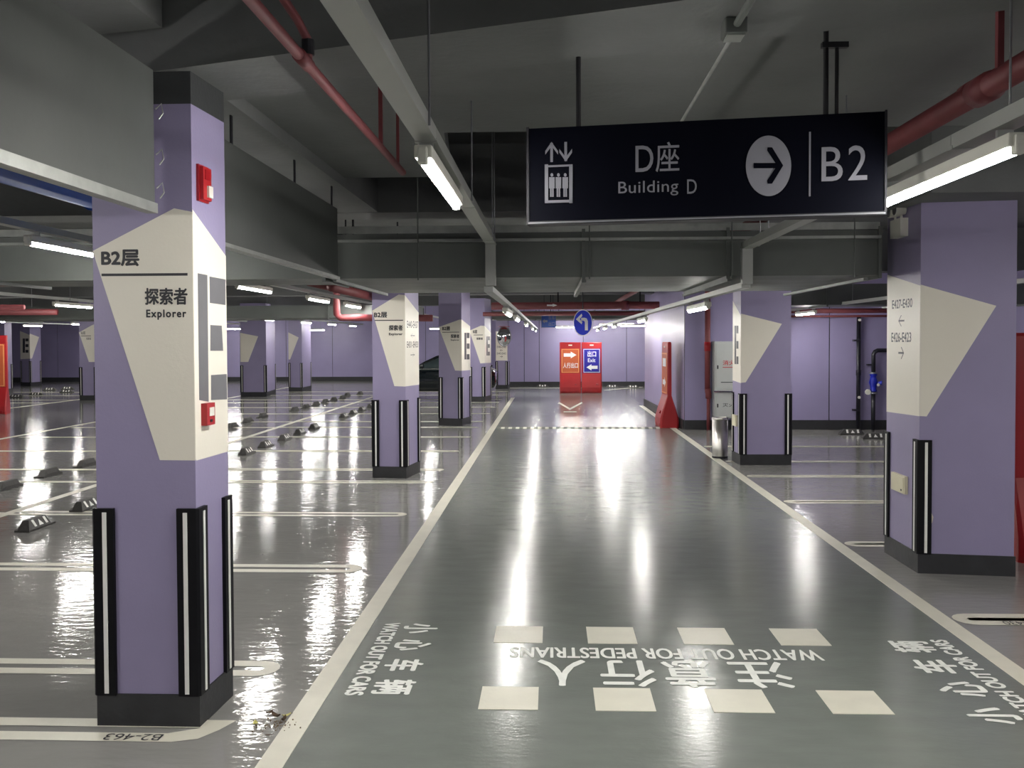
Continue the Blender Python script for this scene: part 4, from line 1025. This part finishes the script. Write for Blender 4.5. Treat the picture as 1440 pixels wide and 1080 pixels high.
for i in range(len(rp) - 1):
    (f0, z0), (f1, z1) = rp[i], rp[i + 1]
    vs = [bm.verts.new((nose + f_ * Lc, cy_ + s_ * 0.66, z_ + dz)) for f_, z_, dz in ((f0, z0, 0), (f1, z1, 0), (f1, z1, -0.03), (f0, z0, -0.03)) for s_ in (-1, 1)]
    for q_ in ((0, 2, 3, 1), (4, 5, 7, 6), (0, 1, 7, 6)[:0] or (0, 2, 4, 6), (1, 3, 5, 7)): bm.faces.new([vs[i_] for i_ in q_])
obj('roof', bm, 'car_paint', t, world=True)
for s_ in (-1, 1):
    for pts in ([(0.30, 1.03), (0.40, 1.26), (0.50, 1.45), (0.58, 1.52)], [(0.64, 1.04), (0.63, 1.51)], [(0.76, 1.45), (0.86, 1.28), (0.95, 1.07)]):
        obj('window_post', tube(B(), [(nose + f_ * Lc, cy_ + s_ * (0.80 - 0.22 * (z_ - 1.03)), z_) for f_, z_ in pts], 0.03, 8), 'car_paint', t, world=True)
    obj('chrome_trim', tube(B(), [(nose + f_ * Lc, cy_ + s_ * 0.875, 1.03) for f_ in (0.3, 0.5, 0.7, 0.86)], 0.012, 6), 'chrome', t, world=True)
    m_ = obj('side_mirror', tube(B(), [(nose + 0.375 * Lc, cy_ + s_ * 0.88, 1.08), (nose + 0.385 * Lc, cy_ + s_ * 0.98, 1.13), (nose + 0.385 * Lc, cy_ + s_ * 1.08, 1.13)], [0.03, 0.08, 0.06], 10), 'car_paint', t, world=True, smooth=True)
    obj('door_handle', bx(nose + 0.55 * Lc, nose + 0.59 * Lc, cy_ + s_ * 0.905 - 0.012, cy_ + s_ * 0.905 + 0.012, 0.86, 0.89), 'chrome', t, world=True)
    obj('head_lamp', bx(nose + 0.03 * Lc, nose + 0.09 * Lc, cy_ + s_ * 0.72 - 0.12, cy_ + s_ * 0.72 + 0.12, 0.66, 0.78, bev=0.02), 'head_lamp', t, world=True)
    obj('tail_lamp', bx(nose + 0.955 * Lc, nose + 0.998 * Lc, cy_ + s_ * 0.66 - 0.13, cy_ + s_ * 0.66 + 0.13, 0.78, 0.92, bev=0.02), 'tail_lamp', t, world=True)
    for f_ in (0.19, 0.80):
        x = nose + f_ * Lc
        wh = obj('wheel', tube(B(), [(x, cy_ + s_ * 0.72, 0.32), (x, cy_ + s_ * 0.93, 0.32)], 0.32, 24), 'tyre', t, world=True)
        obj('wheel_rim', tube(B(), [(x, cy_ + s_ * 0.925, 0.32), (x, cy_ + s_ * 0.94, 0.32)], 0.21, 16), 'aluminium', wh, world=True)

# ================================================================== LEAVES AND CRUMBS ON THE LEFT LANE LINE
c = G(390, 1018)
def leaf(label, px, py, L_, rot, m, curl):
    g_ = G(px, py)
    t = thing('dead_leaf', label, 'leaf', (g_.x, g_.y, 0.004), rot, 'dead leaves on the left lane line')
    bm = B(); rows = []
    for i in range(7):
        a_ = i / 6; wd_ = 0.24 * L_ * math.sin(PI * min(max(a_, 0.03), 0.97)) ** 0.8
        z_ = curl * L_ * (a_ - 0.5) ** 2 * 2
        rows.append([bm.verts.new((L_ * (a_ - 0.5), k * wd_, z_ + abs(k) * curl * 0.25 * L_)) for k in (-1, 0, 1)])
    for i in range(6):
        for k in range(2): bm.faces.new((rows[i][k], rows[i][k + 1], rows[i + 1][k + 1], rows[i + 1][k]))
    obj('blade', bm, m, t, smooth=True)
    obj('stem', tube(B(), [(L_ * 0.48, 0, curl * L_ * 0.5), (L_ * 0.75, 0.01, 0.004)], 0.0012, 5), 'leaf_brown', t)
leaf('yellow dead leaf at the left of the litter on the lane line', 359, 1019, 0.055, 1.9, 'leaf_yellow', 0.3)
leaf('yellowish dead leaf on the white lane line', 403, 1008, 0.05, 0.6, 'leaf_yellow', 0.4)
leaf('dark curled dead leaf in the middle of the litter', 388, 1009, 0.07, 2.6, 'leaf_brown', 0.5)
leaf('dark dead leaf farthest from the camera in the litter', 379, 1003, 0.045, 0.9, 'leaf_brown', 0.3)
leaf('brown dead leaf at the edge of the white lane line', 399, 1014, 0.05, 1.4, 'leaf_brown', 0.6)
leaf('small brown dead leaf nearest the camera in the litter', 377, 1035, 0.035, 0.2, 'leaf_brown', 0.2)
bm = B()
for k in range(90):
    x = c.x + random.gauss(0.0, 0.05); y = c.y + random.gauss(-0.01, 0.04); s_ = random.uniform(0.0015, 0.005)
    bmesh.ops.create_icosphere(bm, subdivisions=1, radius=s_, matrix=Matrix.Translation((x, y, s_ * 0.6 + 0.003)))
o = obj('leaf_crumbs', bm, 'crumb', None, kind='stuff'); tag(o, 'brown leaf crumbs scattered across the left lane line', 'debris')
